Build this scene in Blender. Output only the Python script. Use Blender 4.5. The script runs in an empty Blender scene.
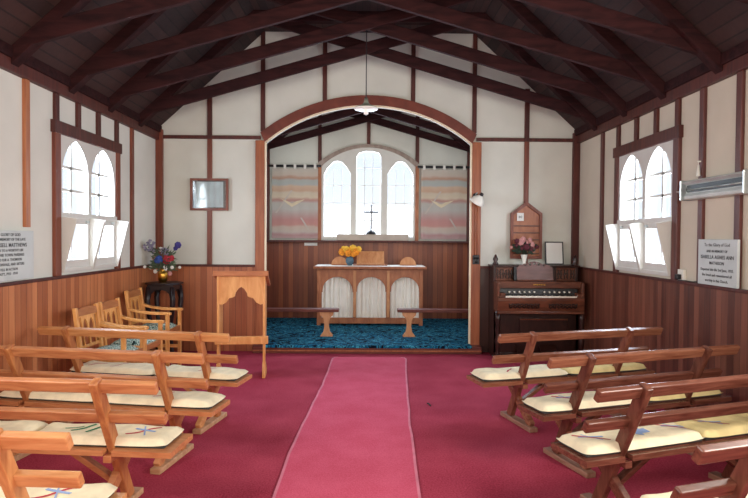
import bpy, bmesh, math, random
from mathutils import Vector, Matrix
R = math.radians
PI = math.pi
random.seed(7)
scn = bpy.context.scene
C = scn.collection

# ------------------------------------------------------------------ materials
def lin(h):
    out = []
    for i in range(3):
        c = (h[i] if not isinstance(h, str) else int(h[1 + 2 * i:3 + 2 * i], 16)) / 255
        out.append(c / 12.92 if c <= .04045 else ((c + .055) / 1.055) ** 2.4)
    return (*out, 1)

def new_mat(name):
    m = bpy.data.materials.new(name)
    m.use_nodes = True
    nt = m.node_tree
    b = nt.nodes['Principled BSDF']
    return m, nt, b

def N(nt, t, **kw):
    n = nt.nodes.new(t)
    for k, v in kw.items():
        setattr(n, k, v)
    return n

def plain(name, col, rough=.6, metal=0, var=.06, scale=8, spec=.4, bump=0):
    """solid colour broken up by soft noise"""
    m, nt, b = new_mat(name)
    L = nt.links.new
    tc = N(nt, 'ShaderNodeTexCoord')
    nz = N(nt, 'ShaderNodeTexNoise'); nz.inputs['Scale'].default_value = scale; nz.inputs['Detail'].default_value = 4
    L(tc.outputs['Object'], nz.inputs['Vector'])
    cr = N(nt, 'ShaderNodeValToRGB')
    c = lin(col)
    cr.color_ramp.elements[0].color = (*[x * (1 - var * 2) for x in c[:3]], 1)
    cr.color_ramp.elements[1].color = (*[min(1, x * (1 + var * 2)) for x in c[:3]], 1)
    cr.color_ramp.elements[0].position = .3; cr.color_ramp.elements[1].position = .7
    L(nz.outputs['Fac'], cr.inputs['Fac'])
    L(cr.outputs['Color'], b.inputs['Base Color'])
    b.inputs['Roughness'].default_value = rough
    b.inputs['Metallic'].default_value = metal
    b.inputs['Specular IOR Level'].default_value = spec
    if bump:
        bp = N(nt, 'ShaderNodeBump'); bp.inputs['Strength'].default_value = bump; bp.inputs['Distance'].default_value = .01
        L(nz.outputs['Fac'], bp.inputs['Height']); L(bp.outputs['Normal'], b.inputs['Normal'])
    return m

def wood(name, dark, light, scale=(3, 30, 30), rough=.4, spec=.4):
    """streaky grain along object X (scale small along the grain)"""
    m, nt, b = new_mat(name)
    L = nt.links.new
    tc = N(nt, 'ShaderNodeTexCoord')
    mp = N(nt, 'ShaderNodeMapping'); mp.inputs['Scale'].default_value = scale
    L(tc.outputs['Object'], mp.inputs['Vector'])
    nz = N(nt, 'ShaderNodeTexNoise'); nz.inputs['Scale'].default_value = 1; nz.inputs['Detail'].default_value = 6; nz.inputs['Distortion'].default_value = .6
    L(mp.outputs['Vector'], nz.inputs['Vector'])
    cr = N(nt, 'ShaderNodeValToRGB')
    cr.color_ramp.elements[0].color = lin(dark); cr.color_ramp.elements[1].color = lin(light)
    cr.color_ramp.elements[0].position = .3; cr.color_ramp.elements[1].position = .7
    L(nz.outputs['Fac'], cr.inputs['Fac'])
    L(cr.outputs['Color'], b.inputs['Base Color'])
    b.inputs['Roughness'].default_value = rough
    b.inputs['Specular IOR Level'].default_value = spec
    return m

def boards(name, axis, width, dark, light, groove='#2a120c', rough=.4, gw=.07, grain=True):
    """tongue and groove boards: stripes across one object axis, each board its own tone"""
    m, nt, b = new_mat(name)
    L = nt.links.new
    tc = N(nt, 'ShaderNodeTexCoord')
    sp = N(nt, 'ShaderNodeSeparateXYZ'); L(tc.outputs['Object'], sp.inputs[0])
    dv = N(nt, 'ShaderNodeMath', operation='DIVIDE'); dv.inputs[1].default_value = width
    L(sp.outputs[axis], dv.inputs[0])
    fl = N(nt, 'ShaderNodeMath', operation='FLOOR'); L(dv.outputs[0], fl.inputs[0])
    fr = N(nt, 'ShaderNodeMath', operation='FRACT'); L(dv.outputs[0], fr.inputs[0])
    wn = N(nt, 'ShaderNodeTexWhiteNoise', noise_dimensions='1D'); L(fl.outputs[0], wn.inputs['W'])
    mp = N(nt, 'ShaderNodeMapping')
    sc = [14, 14, 14]
    if 'Z' == axis: sc = [1, 1, 14]
    else: sc[2] = 1.2
    mp.inputs['Scale'].default_value = sc
    L(tc.outputs['Object'], mp.inputs['Vector'])
    nz = N(nt, 'ShaderNodeTexNoise'); nz.inputs['Scale'].default_value = 1.6; nz.inputs['Detail'].default_value = 5
    L(mp.outputs['Vector'], nz.inputs['Vector'])
    a1 = N(nt, 'ShaderNodeMath', operation='MULTIPLY'); a1.inputs[1].default_value = .55; L(wn.outputs['Value'], a1.inputs[0])
    a2 = N(nt, 'ShaderNodeMath', operation='MULTIPLY_ADD'); a2.inputs[1].default_value = .55; L(nz.outputs['Fac'], a2.inputs[0]); L(a1.outputs[0], a2.inputs[2])
    cr = N(nt, 'ShaderNodeValToRGB')
    cr.color_ramp.elements[0].color = lin(dark); cr.color_ramp.elements[1].color = lin(light)
    cr.color_ramp.elements[0].position = .2; cr.color_ramp.elements[1].position = .85
    L(a2.outputs[0], cr.inputs['Fac'])
    lt = N(nt, 'ShaderNodeMath', operation='LESS_THAN'); lt.inputs[1].default_value = gw; L(fr.outputs[0], lt.inputs[0])
    mx = N(nt, 'ShaderNodeMix', data_type='RGBA')
    lf = N(nt, 'ShaderNodeMath', operation='MULTIPLY'); lf.inputs[1].default_value = .7; L(lt.outputs[0], lf.inputs[0])
    L(lf.outputs[0], mx.inputs[0]); L(cr.outputs['Color'], mx.inputs[6]); mx.inputs[7].default_value = lin(groove)
    L(mx.outputs[2], b.inputs['Base Color'])
    iv = N(nt, 'ShaderNodeMath', operation='SUBTRACT'); iv.inputs[0].default_value = 1; L(lt.outputs[0], iv.inputs[1])
    bp = N(nt, 'ShaderNodeBump'); bp.inputs['Strength'].default_value = .5; bp.inputs['Distance'].default_value = .006
    L(iv.outputs[0], bp.inputs['Height']); L(bp.outputs['Normal'], b.inputs['Normal'])
    b.inputs['Roughness'].default_value = rough
    return m

def carpet(name, c1, c2, scale=60, big=None, patch=2.2, bump=.4):
    m, nt, b = new_mat(name)
    L = nt.links.new
    tc = N(nt, 'ShaderNodeTexCoord')
    n1 = N(nt, 'ShaderNodeTexNoise'); n1.inputs['Scale'].default_value = scale; n1.inputs['Detail'].default_value = 3
    n2 = N(nt, 'ShaderNodeTexNoise'); n2.inputs['Scale'].default_value = patch; n2.inputs['Detail'].default_value = 4
    L(tc.outputs['Object'], n1.inputs['Vector']); L(tc.outputs['Object'], n2.inputs['Vector'])
    ad = N(nt, 'ShaderNodeMath', operation='MULTIPLY_ADD'); ad.inputs[1].default_value = .6
    hf = N(nt, 'ShaderNodeMath', operation='MULTIPLY'); hf.inputs[1].default_value = .4; L(n2.outputs['Fac'], hf.inputs[0])
    L(n1.outputs['Fac'], ad.inputs[0]); L(hf.outputs[0], ad.inputs[2])
    cr = N(nt, 'ShaderNodeValToRGB')
    cr.color_ramp.elements[0].color = lin(c1); cr.color_ramp.elements[1].color = lin(c2)
    cr.color_ramp.elements[0].position = .32; cr.color_ramp.elements[1].position = .68
    L(ad.outputs[0], cr.inputs['Fac']); L(cr.outputs['Color'], b.inputs['Base Color'])
    b.inputs['Roughness'].default_value = .95; b.inputs['Specular IOR Level'].default_value = .1
    b.inputs['Sheen Weight'].default_value = .0
    bp = N(nt, 'ShaderNodeBump'); bp.inputs['Strength'].default_value = bump; bp.inputs['Distance'].default_value = .01
    L(n1.outputs['Fac'], bp.inputs['Height']); L(bp.outputs['Normal'], b.inputs['Normal'])
    return m

def pattern(name, cols, scale=9, rough=.95):
    """curly multi-tone pattern (patterned carpet, floral seat cloth)"""
    m, nt, b = new_mat(name)
    L = nt.links.new
    tc = N(nt, 'ShaderNodeTexCoord')
    nz = N(nt, 'ShaderNodeTexNoise'); nz.inputs['Scale'].default_value = scale; nz.inputs['Detail'].default_value = 2; nz.inputs['Distortion'].default_value = 2.5
    L(tc.outputs['Object'], nz.inputs['Vector'])
    cr = N(nt, 'ShaderNodeValToRGB'); cr.color_ramp.interpolation = 'LINEAR'
    els = cr.color_ramp.elements
    els[0].position = .36; els[0].color = lin(cols[0]); els[1].position = .64; els[1].color = lin(cols[-1])
    for i, c in enumerate(cols[1:-1]):
        e = els.new(.36 + .28 * (i + 1) / (len(cols) - 1)); e.color = lin(c)
    L(nz.outputs['Fac'], cr.inputs['Fac']); L(cr.outputs['Color'], b.inputs['Base Color'])
    b.inputs['Roughness'].default_value = rough; b.inputs['Specular IOR Level'].default_value = .1
    return m

def bands(name, z0, z1, stops, tint):
    """woven horizontal bands along object Z between z0 and z1"""
    m, nt, b = new_mat(name)
    L = nt.links.new
    tc = N(nt, 'ShaderNodeTexCoord')
    sp = N(nt, 'ShaderNodeSeparateXYZ'); L(tc.outputs['Object'], sp.inputs[0])
    mr = N(nt, 'ShaderNodeMapRange'); mr.inputs['From Min'].default_value = z0; mr.inputs['From Max'].default_value = z1
    L(sp.outputs['Z'], mr.inputs['Value'])
    nz = N(nt, 'ShaderNodeTexNoise'); nz.inputs['Scale'].default_value = 5; nz.inputs['Detail'].default_value = 3
    L(tc.outputs['Object'], nz.inputs['Vector'])
    ma = N(nt, 'ShaderNodeMath', operation='MULTIPLY_ADD'); ma.inputs[1].default_value = .06
    L(nz.outputs['Fac'], ma.inputs[0]); L(mr.outputs['Result'], ma.inputs[2])
    cr = N(nt, 'ShaderNodeValToRGB'); cr.color_ramp.interpolation = 'LINEAR'
    els = cr.color_ramp.elements
    els[0].position = stops[0][0]; els[0].color = lin(stops[0][1]); els[1].position = stops[-1][0]; els[1].color = lin(stops[-1][1])
    for p, c in stops[1:-1]:
        e = els.new(p); e.color = lin(c)
    L(ma.outputs[0], cr.inputs['Fac'])
    wv = N(nt, 'ShaderNodeTexWave'); wv.inputs['Scale'].default_value = 40; wv.bands_direction = 'X'
    L(tc.outputs['Object'], wv.inputs['Vector'])
    L(cr.outputs['Color'], b.inputs['Base Color'])
    bp = N(nt, 'ShaderNodeBump'); bp.inputs['Strength'].default_value = .2; bp.inputs['Distance'].default_value = .004
    L(wv.outputs['Fac'], bp.inputs['Height']); L(bp.outputs['Normal'], b.inputs['Normal'])
    b.inputs['Roughness'].default_value = .95; b.inputs['Specular IOR Level'].default_value = .1
    return m

def glass_mat(name, tint='#f4f8ff', gloss=.08):
    m = bpy.data.materials.new(name); m.use_nodes = True
    nt = m.node_tree
    for n in list(nt.nodes): nt.nodes.remove(n)
    o = N(nt, 'ShaderNodeOutputMaterial'); t = N(nt, 'ShaderNodeBsdfTransparent'); g = N(nt, 'ShaderNodeBsdfGlossy')
    t.inputs['Color'].default_value = lin(tint); g.inputs['Roughness'].default_value = .05
    mx = N(nt, 'ShaderNodeMixShader'); mx.inputs[0].default_value = gloss
    nt.links.new(t.outputs[0], mx.inputs[1]); nt.links.new(g.outputs[0], mx.inputs[2]); nt.links.new(mx.outputs[0], o.inputs[0])
    return m

M = {}
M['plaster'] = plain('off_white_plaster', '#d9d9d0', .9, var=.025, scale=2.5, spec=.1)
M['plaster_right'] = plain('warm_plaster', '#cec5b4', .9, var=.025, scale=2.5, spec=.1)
M['gable'] = plain('gable_plaster', '#d0d1c7', .9, var=.03, scale=2, spec=.1)
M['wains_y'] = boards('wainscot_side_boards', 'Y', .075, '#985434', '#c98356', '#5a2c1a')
M['wains_r'] = boards('wainscot_right_boards', 'Y', .075, '#4c261d', '#84503e', '#2a120d')  # same boards as the left wall, shade put into the darker colour
M['wains_x'] = boards('wainscot_end_boards', 'X', .075, '#8e482b', '#b9714a', '#4a2414')
M['wains_c'] = boards('wainscot_chancel_boards', 'X', .085, '#6a2f1e', '#94512f', '#33150c')
M['roofboard'] = boards('dark_roof_boards', 'X', .085, '#1f1011', '#3b221e', '#090505', .8, gw=.12)
M['truss'] = wood('dark_truss_timber', '#211012', '#3a1d1d', (4, 20, 20), .75, .12)
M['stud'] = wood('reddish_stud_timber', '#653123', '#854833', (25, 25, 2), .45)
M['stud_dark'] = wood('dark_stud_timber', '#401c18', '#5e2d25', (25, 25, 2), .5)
M['stud_pale'] = wood('sunlit_stud_timber', '#9b5a38', '#b9784e', (25, 25, 2), .45)  # near left studs: same timber, light put into the paler colour
M['stud_right'] = wood('shaded_stud_timber', '#4c2926', '#6c403a', (25, 25, 2), .45)  # right wall: same stud timber, shade put into the darker colour
M['arch'] = wood('arch_timber', '#83442a', '#a8633f', (25, 25, 2), .4)
M['archband'] = wood('arch_band_timber', '#5e2a20', '#7a3a2b', (6, 20, 6), .45)
M['white'] = plain('white_joinery_paint', '#d2d1cb', .5, var=.015, spec=.3)
M['cream_edge'] = plain('cream_edge_bead', '#e2d3b6', .6, var=.03)
M['carpet'] = carpet('maroon_carpet', '#872238', '#b84a5e', 90)
M['runner'] = carpet('pink_runner_carpet', '#be465e', '#d2607a', 110, patch=4, bump=.25)
M['bluecarpet'] = pattern('blue_patterned_carpet', ['#05111b', '#0a2538', '#1d7096', '#061a2a', '#459cb8', '#081f30'], 5.5)
M['riser'] = wood('step_timber', '#50201a', '#74382b', (4, 25, 25), .5)
M['pew_l'] = wood('sunlit_pew_timber', '#a2603c', '#c78a5c', (5, 40, 40), .35)  # left pews: light falling on them put into the paler colour
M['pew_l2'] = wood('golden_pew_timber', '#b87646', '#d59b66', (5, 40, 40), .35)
M['pew_r'] = wood('brown_pew_timber', '#6b3a29', '#96634b', (5, 40, 40), .24)  # right pews: same timber, shade put into the darker colours
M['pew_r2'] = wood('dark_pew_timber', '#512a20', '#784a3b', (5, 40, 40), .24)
M['post_l'] = wood('sunlit_post_timber', '#9c5a38', '#c0824f', (40, 30, 6), .35)  # post copies carry the same painted light and shade as the pews
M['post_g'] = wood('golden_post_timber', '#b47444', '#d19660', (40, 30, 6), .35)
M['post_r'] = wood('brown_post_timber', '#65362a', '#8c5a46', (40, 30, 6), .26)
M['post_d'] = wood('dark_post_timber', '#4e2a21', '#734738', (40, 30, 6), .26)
M['footrail_r'] = wood('shaded_foot_timber', '#7d5544', '#a27c68', (30, 6, 30), .45)  # right foot rails: darker copy with the shade in its colour
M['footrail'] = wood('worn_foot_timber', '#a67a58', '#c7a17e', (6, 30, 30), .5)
M['chair'] = wood('golden_oak', '#cf8a48', '#efb672', (20, 20, 6), .4)
M['chairtop'] = wood('brown_chair_rail', '#9a5c34', '#b87a4b', (20, 6, 20), .4)
M['lectern'] = wood('lectern_oak', '#c88346', '#e5ab6e', (16, 16, 4), .4)
M['lecterntop'] = wood('lectern_desk_timber', '#9a5631', '#b87346', (6, 25, 25), .4)
M['altar'] = wood('altar_timber', '#8a4c2e', '#ad6d47', (16, 16, 5), .4)
M['altar_pale'] = wood('pale_altar_timber', '#b3754c', '#cd9569', (16, 16, 5), .45)
M['organ'] = wood('dark_walnut', '#20100e', '#3a1f19', (14, 14, 5), .3)
M['organ_mid'] = wood('red_brown_walnut', '#472519', '#6f402d', (5, 20, 20), .3)
M['black'] = plain('ebony_black', '#15100f', .4, var=.1)
M['ivory'] = plain('ivory', '#e6dfcf', .4, var=.02)
M['stand'] = plain('black_stained_timber', '#241a1c', .35, var=.15)
M['cushion'] = plain('cream_cushion_cloth', '#ecdfc0', .95, var=.05, scale=14, spec=.05, bump=.15)
M['cushion_y'] = plain('mustard_cushion_cloth', '#dfcb93', .95, var=.06, scale=14, spec=.05, bump=.15)
M['underside'] = plain('grey_cushion_underside', '#3d3b3a', .95, var=.08)
M['red'] = plain('red_thread', '#b53040', .9); M['bluet'] = plain('pale_blue_thread', '#8fa6cf', .9); M['greent'] = plain('green_thread', '#1f7a52', .9)
M['seatcloth'] = pattern('teal_floral_seat_cloth', ['#2f5a58', '#8fb0a8', '#dfe5da', '#5b8a84', '#20302f'], 22)
M['curtain'] = plain('pale_grey_curtain_cloth', '#efebe3', .95, var=.02, spec=.05)
M['linen'] = plain('white_linen', '#e9e7e3', .9, var=.01, spec=.1)
M['brass'] = plain('brass', '#c79a45', .28, metal=1, var=.04)
M['bluevase'] = plain('blue_grey_glazed_pottery', '#4c6677', .25, var=.12)
M['orange'] = plain('orange_petals', '#e8922a', .8, var=.15, scale=30)
M['yellow'] = plain('yellow_petals', '#f0b840', .8, var=.12, scale=30)
M['purple'] = plain('violet_petals', '#3d3678', .8, var=.15, scale=30)
M['lilac'] = plain('lilac_grey_petals', '#8f8aa0', .9, var=.15, scale=40)
M['redp'] = plain('crimson_petals', '#a32a38', .8, var=.15, scale=30)
M['bluep'] = plain('blue_petals', '#3450a0', .8, var=.15, scale=30)
M['whitep'] = plain('white_petals', '#e6e4de', .8, var=.05, scale=30)
M['pinkp'] = plain('dusty_pink_petals', '#c28a86', .8, var=.12, scale=30)
M['maroonp'] = plain('maroon_petals', '#5a2530', .8, var=.15, scale=30)
M['leaf'] = plain('grey_green_leaves', '#55664f', .8, var=.2, scale=30)
M['darkleaf'] = plain('dark_green_leaves', '#2b3a2c', .8, var=.2, scale=30)
M['stone'] = plain('pale_grey_marble', '#c3cbcb', .45, var=.05, scale=5)
M['ink'] = plain('black_lettering', '#2b2c2e', .7, var=.05)
M['greyink'] = plain('grey_lettering', '#565a5a', .7, var=.05)
M['steel'] = plain('brushed_steel', '#b9c2c2', .3, metal=.85, var=.05)
M['enamel'] = plain('white_enamel', '#e8e6dc', .3, var=.02)
M['enamel_grey'] = plain('grey_green_enamel', '#8f9486', .35, var=.05)
M['darkmetal'] = plain('dark_metal', '#26262a', .4, var=.1)
M['heatbody'] = plain('pale_grey_heater_steel', '#c6cfcd', .35, metal=0, var=.05)
M['heat_dark'] = plain('dark_heater_trough', '#2a3336', .4, metal=0, var=.1)
M['paper'] = plain('white_paper', '#e4e5e2', .8, var=.01)
M['print'] = plain('pale_blue_reflection', '#b4c9cd', .5, var=.1, scale=5)  # window reflected in the picture glass, put into a pale blue colour
M['glass'] = glass_mat('clear_window_glass')
M['picglass'] = glass_mat('picture_glass', '#ffffff', .12)
M['frost'] = plain('frosted_bulb', '#f2f0e8', .4, var=.01)
M['tapestry'] = bands('striped_woven_cloth', 1.46, 2.66, [  # lens haze put into the cloth and motif colours as paler tones
    (0.0, (190, 178, 168)), (.04, (178, 156, 152)), (.09, (172, 134, 136)), (.13, (186, 174, 166)), (.2, (188, 168, 156)), (.23, (186, 138, 132)), (.3, (182, 136, 132)),
    (.36, (178, 152, 146)), (.45, (178, 174, 170)), (.54, (178, 172, 166)), (.58, (176, 132, 124)), (.62, (200, 186, 164)), (.68, (194, 180, 162)), (.71, (190, 158, 136)),
    (.77, (194, 168, 146)), (.8, (168, 172, 170)), (.86, (168, 170, 166)), (.89, (178, 140, 120)), (.93, (190, 176, 162)), (1.0, (186, 178, 168))], None)
M['motif'] = plain('pale_gold_weave', '#cfc0a4', .95, var=.08)
M['tabs'] = plain('white_cloth_tabs', '#ddd9d2', .9, var=.02)
M['tabs2'] = plain('pale_grey_weave', '#b9aea6', .9, var=.04)
M['hazed_timber'] = wood('hazed_window_timber', '#857469', '#a39388', (16, 16, 5), .5)  # flare around the east window put into a greyer timber colour
M['retable'] = plain('pale_grey_brown_cloth', (182, 172, 162), .9, var=.05)

# ------------------------------------------------------------------ helpers
class MB:
    """collects shapes into one mesh; slots hold materials"""
    def __init__(self):
        self.bm = bmesh.new(); self.mi = 0
    def _add(self, geom_verts, mat=None):
        for v in geom_verts: v.co = mat @ v.co if mat is not None else v.co
    def box(self, c, s, rot=None):
        r = bmesh.ops.create_cube(self.bm, size=1)
        mt = Matrix.Translation(c) @ (rot.to_4x4() if rot is not None else Matrix()) @ Matrix.Diagonal((*s, 1))
        self._add(r['verts'], mt); self._tag(r['verts']); return self
    def _tag(self, verts):
        for f in {f for v in verts for f in v.link_faces}: f.material_index = self.mi
    def span(self, a, b):
        return self.box([(a[i] + b[i]) / 2 for i in range(3)], [abs(b[i] - a[i]) for i in range(3)])
    def bar(self, p, q, w, h, up=(0, 0, 1)):
        """rectangular bar from p to q; w across, h along up"""
        p = Vector(p); q = Vector(q); d = (q - p); l = d.length; d.normalize()
        u = Vector(up); sd = d.cross(u)
        if sd.length < 1e-5: sd = d.cross(Vector((1, 0, 0)))
        sd.normalize(); u = sd.cross(d)
        rot = Matrix((d, sd, u)).transposed()
        return self.box((p + q) / 2, (l, w, h), rot)
    def tube(self, pts, r, n=8, r2=None):
        pts = [Vector(p) for p in pts]; k = len(pts)
        rings = []
        ref = None
        for i, p in enumerate(pts):
            d = (pts[min(i + 1, k - 1)] - pts[max(i - 1, 0)]).normalized()
            if ref is None:
                ref = d.orthogonal().normalized()
            a = (ref - d * ref.dot(d)).normalized(); ref = a; b2 = d.cross(a)
            rr = r if not isinstance(r, (list, tuple)) else r[i]
            rings.append([self.bm.verts.new(p + (a * math.cos(t) + b2 * math.sin(t)) * rr) for t in [2 * PI * j / n for j in range(n)]])
        fs = []
        for i in range(k - 1):
            for j in range(n):
                fs.append(self.bm.faces.new((rings[i][j], rings[i][(j + 1) % n], rings[i + 1][(j + 1) % n], rings[i + 1][j])))
        fs.append(self.bm.faces.new(rings[0][::-1])); fs.append(self.bm.faces.new(rings[-1]))
        for f in fs: f.material_index = self.mi; f.smooth = True
        return self
    def lathe(self, prof, c=(0, 0, 0), n=24, rot=None):
        c = Vector(c)
        rings = []
        for (r, z) in prof:
            ring = []
            for j in range(n):
                v = Vector((max(r, 1e-4) * math.cos(2 * PI * j / n), max(r, 1e-4) * math.sin(2 * PI * j / n), z))
                if rot is not None: v = rot @ v
                ring.append(self.bm.verts.new(v + c))
            rings.append(ring)
        fs = []
        for i in range(len(rings) - 1):
            for j in range(n):
                fs.append(self.bm.faces.new((rings[i][j], rings[i][(j + 1) % n], rings[i + 1][(j + 1) % n], rings[i + 1][j])))
        fs.append(self.bm.faces.new(rings[0][::-1])); fs.append(self.bm.faces.new(rings[-1]))
        for f in fs: f.smooth = True; f.material_index = self.mi
        return self
    def ball(self, c, r, seg=10, sc=(1, 1, 1)):
        g = bmesh.ops.create_uvsphere(self.bm, u_segments=seg, v_segments=max(6, seg * 2 // 3), radius=r)
        self._add(g['verts'], Matrix.Translation(c) @ Matrix.Diagonal((*sc, 1)))
        for f in {f for v in g['verts'] for f in v.link_faces}: f.smooth = True; f.material_index = self.mi
        return self
    def poly(self, pts):
        f = self.bm.faces.new([self.bm.verts.new(p) for p in pts]); f.material_index = self.mi; return self
    def prism(self, pts, d):
        """convex or simple polygon (3d points) extruded by vector d"""
        d = Vector(d)
        a = [self.bm.verts.new(p) for p in pts]; b = [self.bm.verts.new(Vector(p) + d) for p in pts]
        n = len(pts); fs = [self.bm.faces.new(a), self.bm.faces.new(b[::-1])]
        for i in range(n): fs.append(self.bm.faces.new((a[i], b[i], b[(i + 1) % n], a[(i + 1) % n])))
        for f in fs: f.material_index = self.mi
        return self
    def mesh(self, me, mt):
        k = len(self.bm.verts)
        self.bm.from_mesh(me); self.bm.verts.ensure_lookup_table()
        vs = self.bm.verts[k:]
        self._add(vs, mt); self._tag(vs); bpy.data.meshes.remove(me); return self
    def plate(self, loops, t, mt):
        """flat plate with holes: loops of 2d points, thickness t, placed by matrix (x,y in plane, z thickness)"""
        return self.mesh(plate_mesh(loops, t), mt)
    def build(self, name, mat, parent=None, bevel=0, loc=None, rotz=None):
        bmesh.ops.recalc_face_normals(self.bm, faces=self.bm.faces[:])
        me = bpy.data.meshes.new(name); self.bm.to_mesh(me); self.bm.free()
        for m in (mat if isinstance(mat, (list, tuple)) else [mat]): me.materials.append(m)
        o = bpy.data.objects.new(name, me); C.objects.link(o)
        if parent is not None: o.parent = parent
        if loc is not None: o.location = loc
        if rotz is not None: o.rotation_euler.z = rotz
        if bevel:
            b = o.modifiers.new('bevel', 'BEVEL'); b.width = bevel; b.segments = 2; b.limit_method = 'ANGLE'; b.angle_limit = R(40)
        return o

def eval_mesh(cu):
    o = bpy.data.objects.new('tmp', cu); C.objects.link(o)
    dg = bpy.context.evaluated_depsgraph_get(); dg.update()
    me = bpy.data.meshes.new_from_object(o.evaluated_get(dg))
    bpy.data.objects.remove(o); bpy.data.curves.remove(cu)
    return me

def plate_mesh(loops, t):
    cu = bpy.data.curves.new('plate', 'CURVE'); cu.dimensions = '2D'; cu.fill_mode = 'BOTH'; cu.extrude = t / 2
    for lp in loops:
        s = cu.splines.new('POLY'); s.points.add(len(lp) - 1); s.use_cyclic_u = True
        for p, (x, y) in zip(s.points, lp): p.co = (x, y, 0, 1)
    return eval_mesh(cu)

def text_mesh(txt, size, extrude=.001, align='CENTER', bold=False, xs=1):
    cu = bpy.data.curves.new('lettering', 'FONT'); cu.body = txt; cu.size = size; cu.extrude = extrude; cu.align_x = align
    cu.space_character = 1.05
    if bold: cu.offset = size * .012
    cu.resolution_u = 3
    return eval_mesh(cu)

# planes: x,y of plate -> world axes
def PXZ(y, dx=0, dz=0):   # plate in XZ plane facing -Y
    return Matrix.Translation((dx, y, dz)) @ Matrix(((1, 0, 0, 0), (0, 0, -1, 0), (0, 1, 0, 0), (0, 0, 0, 1)))
def PYZ(x, facing=1, dy=0, dz=0):   # plate in YZ plane; local x runs to -Y*facing so text reads right way
    return Matrix.Translation((x, dy, dz)) @ Matrix(((0, 0, facing, 0), (facing, 0, 0, 0), (0, 1, 0, 0), (0, 0, 0, 1)))

def tag(o, label=None, cat=None, group=None, kind=None):
    if label: o['label'] = label
    if cat: o['category'] = cat
    if group: o['group'] = group
    if kind: o['kind'] = kind
    return o
def thing(name, label, cat, loc=(0, 0, 0), rotz=0, group=None):
    o = bpy.data.objects.new(name, None); C.objects.link(o)
    o.empty_display_size = .1
    o.location = loc; o.rotation_euler.z = rotz
    return tag(o, label, cat, group)
def struct(o):
    o['kind'] = 'structure'; return o

def arc(cx, cy, r, a0, a1, n=16, ry=None):
    ry = r if ry is None else ry
    return [(cx + r * math.cos(R(a0 + (a1 - a0) * i / n)), cy + ry * math.sin(R(a0 + (a1 - a0) * i / n))) for i in range(n + 1)]
def lancet(x0, x1, z0, zs, za, n=10):
    """closed loop of a pointed arch opening"""
    w = x1 - x0; cx = (x0 + x1) / 2; h = za - zs
    # circle through (x1,zs) tangent vertical and (cx,za): centre on the spring line
    r = ((w / 2) ** 2 + h ** 2) / w
    pts = [(x0, z0), (x1, z0)]
    ang = math.degrees(math.atan2(h, (cx - (x1 - r))))
    pts += [(x1 - r + r * math.cos(R(ang * i / n)), zs + r * math.sin(R(ang * i / n))) for i in range(n + 1)]
    pts += [(x0 + r - r * math.cos(R(ang * i / n)), zs + r * math.sin(R(ang * i / n))) for i in range(n - 1, -1, -1)]
    return pts
def rect(x0, x1, z0, z1): return [(x0, z0), (x1, z0), (x1, z1), (x0, z1)]

# ------------------------------------------------------------------ room dimensions
W = 2.75; D = 7.45; YB = -3.0; ZP = 2.87
WY0, WY1, WZ0, WZ1 = 5.08, 6.20, 1.16, 2.40   # window opening in the side walls
CE = 9.75; CW = 1.75; ZF = .10                # chancel end wall, half width, floor height
SL = math.tan(R(42.6)); FLAT = 1.36; ZFLAT = ZP + (W - FLAT) * SL

# floor
struct(MB().span((-W, YB, -.1), (W, D, 0)).build('floor', M['carpet']))

# side walls with window openings
for s, nm, mt in ((-1, 'wall_left', 'plaster'), (1, 'wall_right', 'plaster_right')):
    x0, x1 = s * W, s * (W + .14)
    m = MB()
    m.span((x0, YB, 0), (x1, WY0, ZP)); m.span((x0, WY1, 0), (x1, D + .1, ZP))
    m.span((x0, WY0, 0), (x1, WY1, WZ0)); m.span((x0, WY0, WZ1), (x1, WY1, ZP))
    struct(m.build(nm, M[mt]))
    # wainscot lining and its cap
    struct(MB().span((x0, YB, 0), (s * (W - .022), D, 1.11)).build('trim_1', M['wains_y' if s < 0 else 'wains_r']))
    struct(MB().span((x0, YB, 1.11), (s * (W - .04), D, 1.137)).build('trim_2', M['stud_dark'], bevel=.004))
struct(MB().span((-W, YB - .1, 0), (W, YB, ZFLAT)).build('wall_back', M['plaster']))

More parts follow.
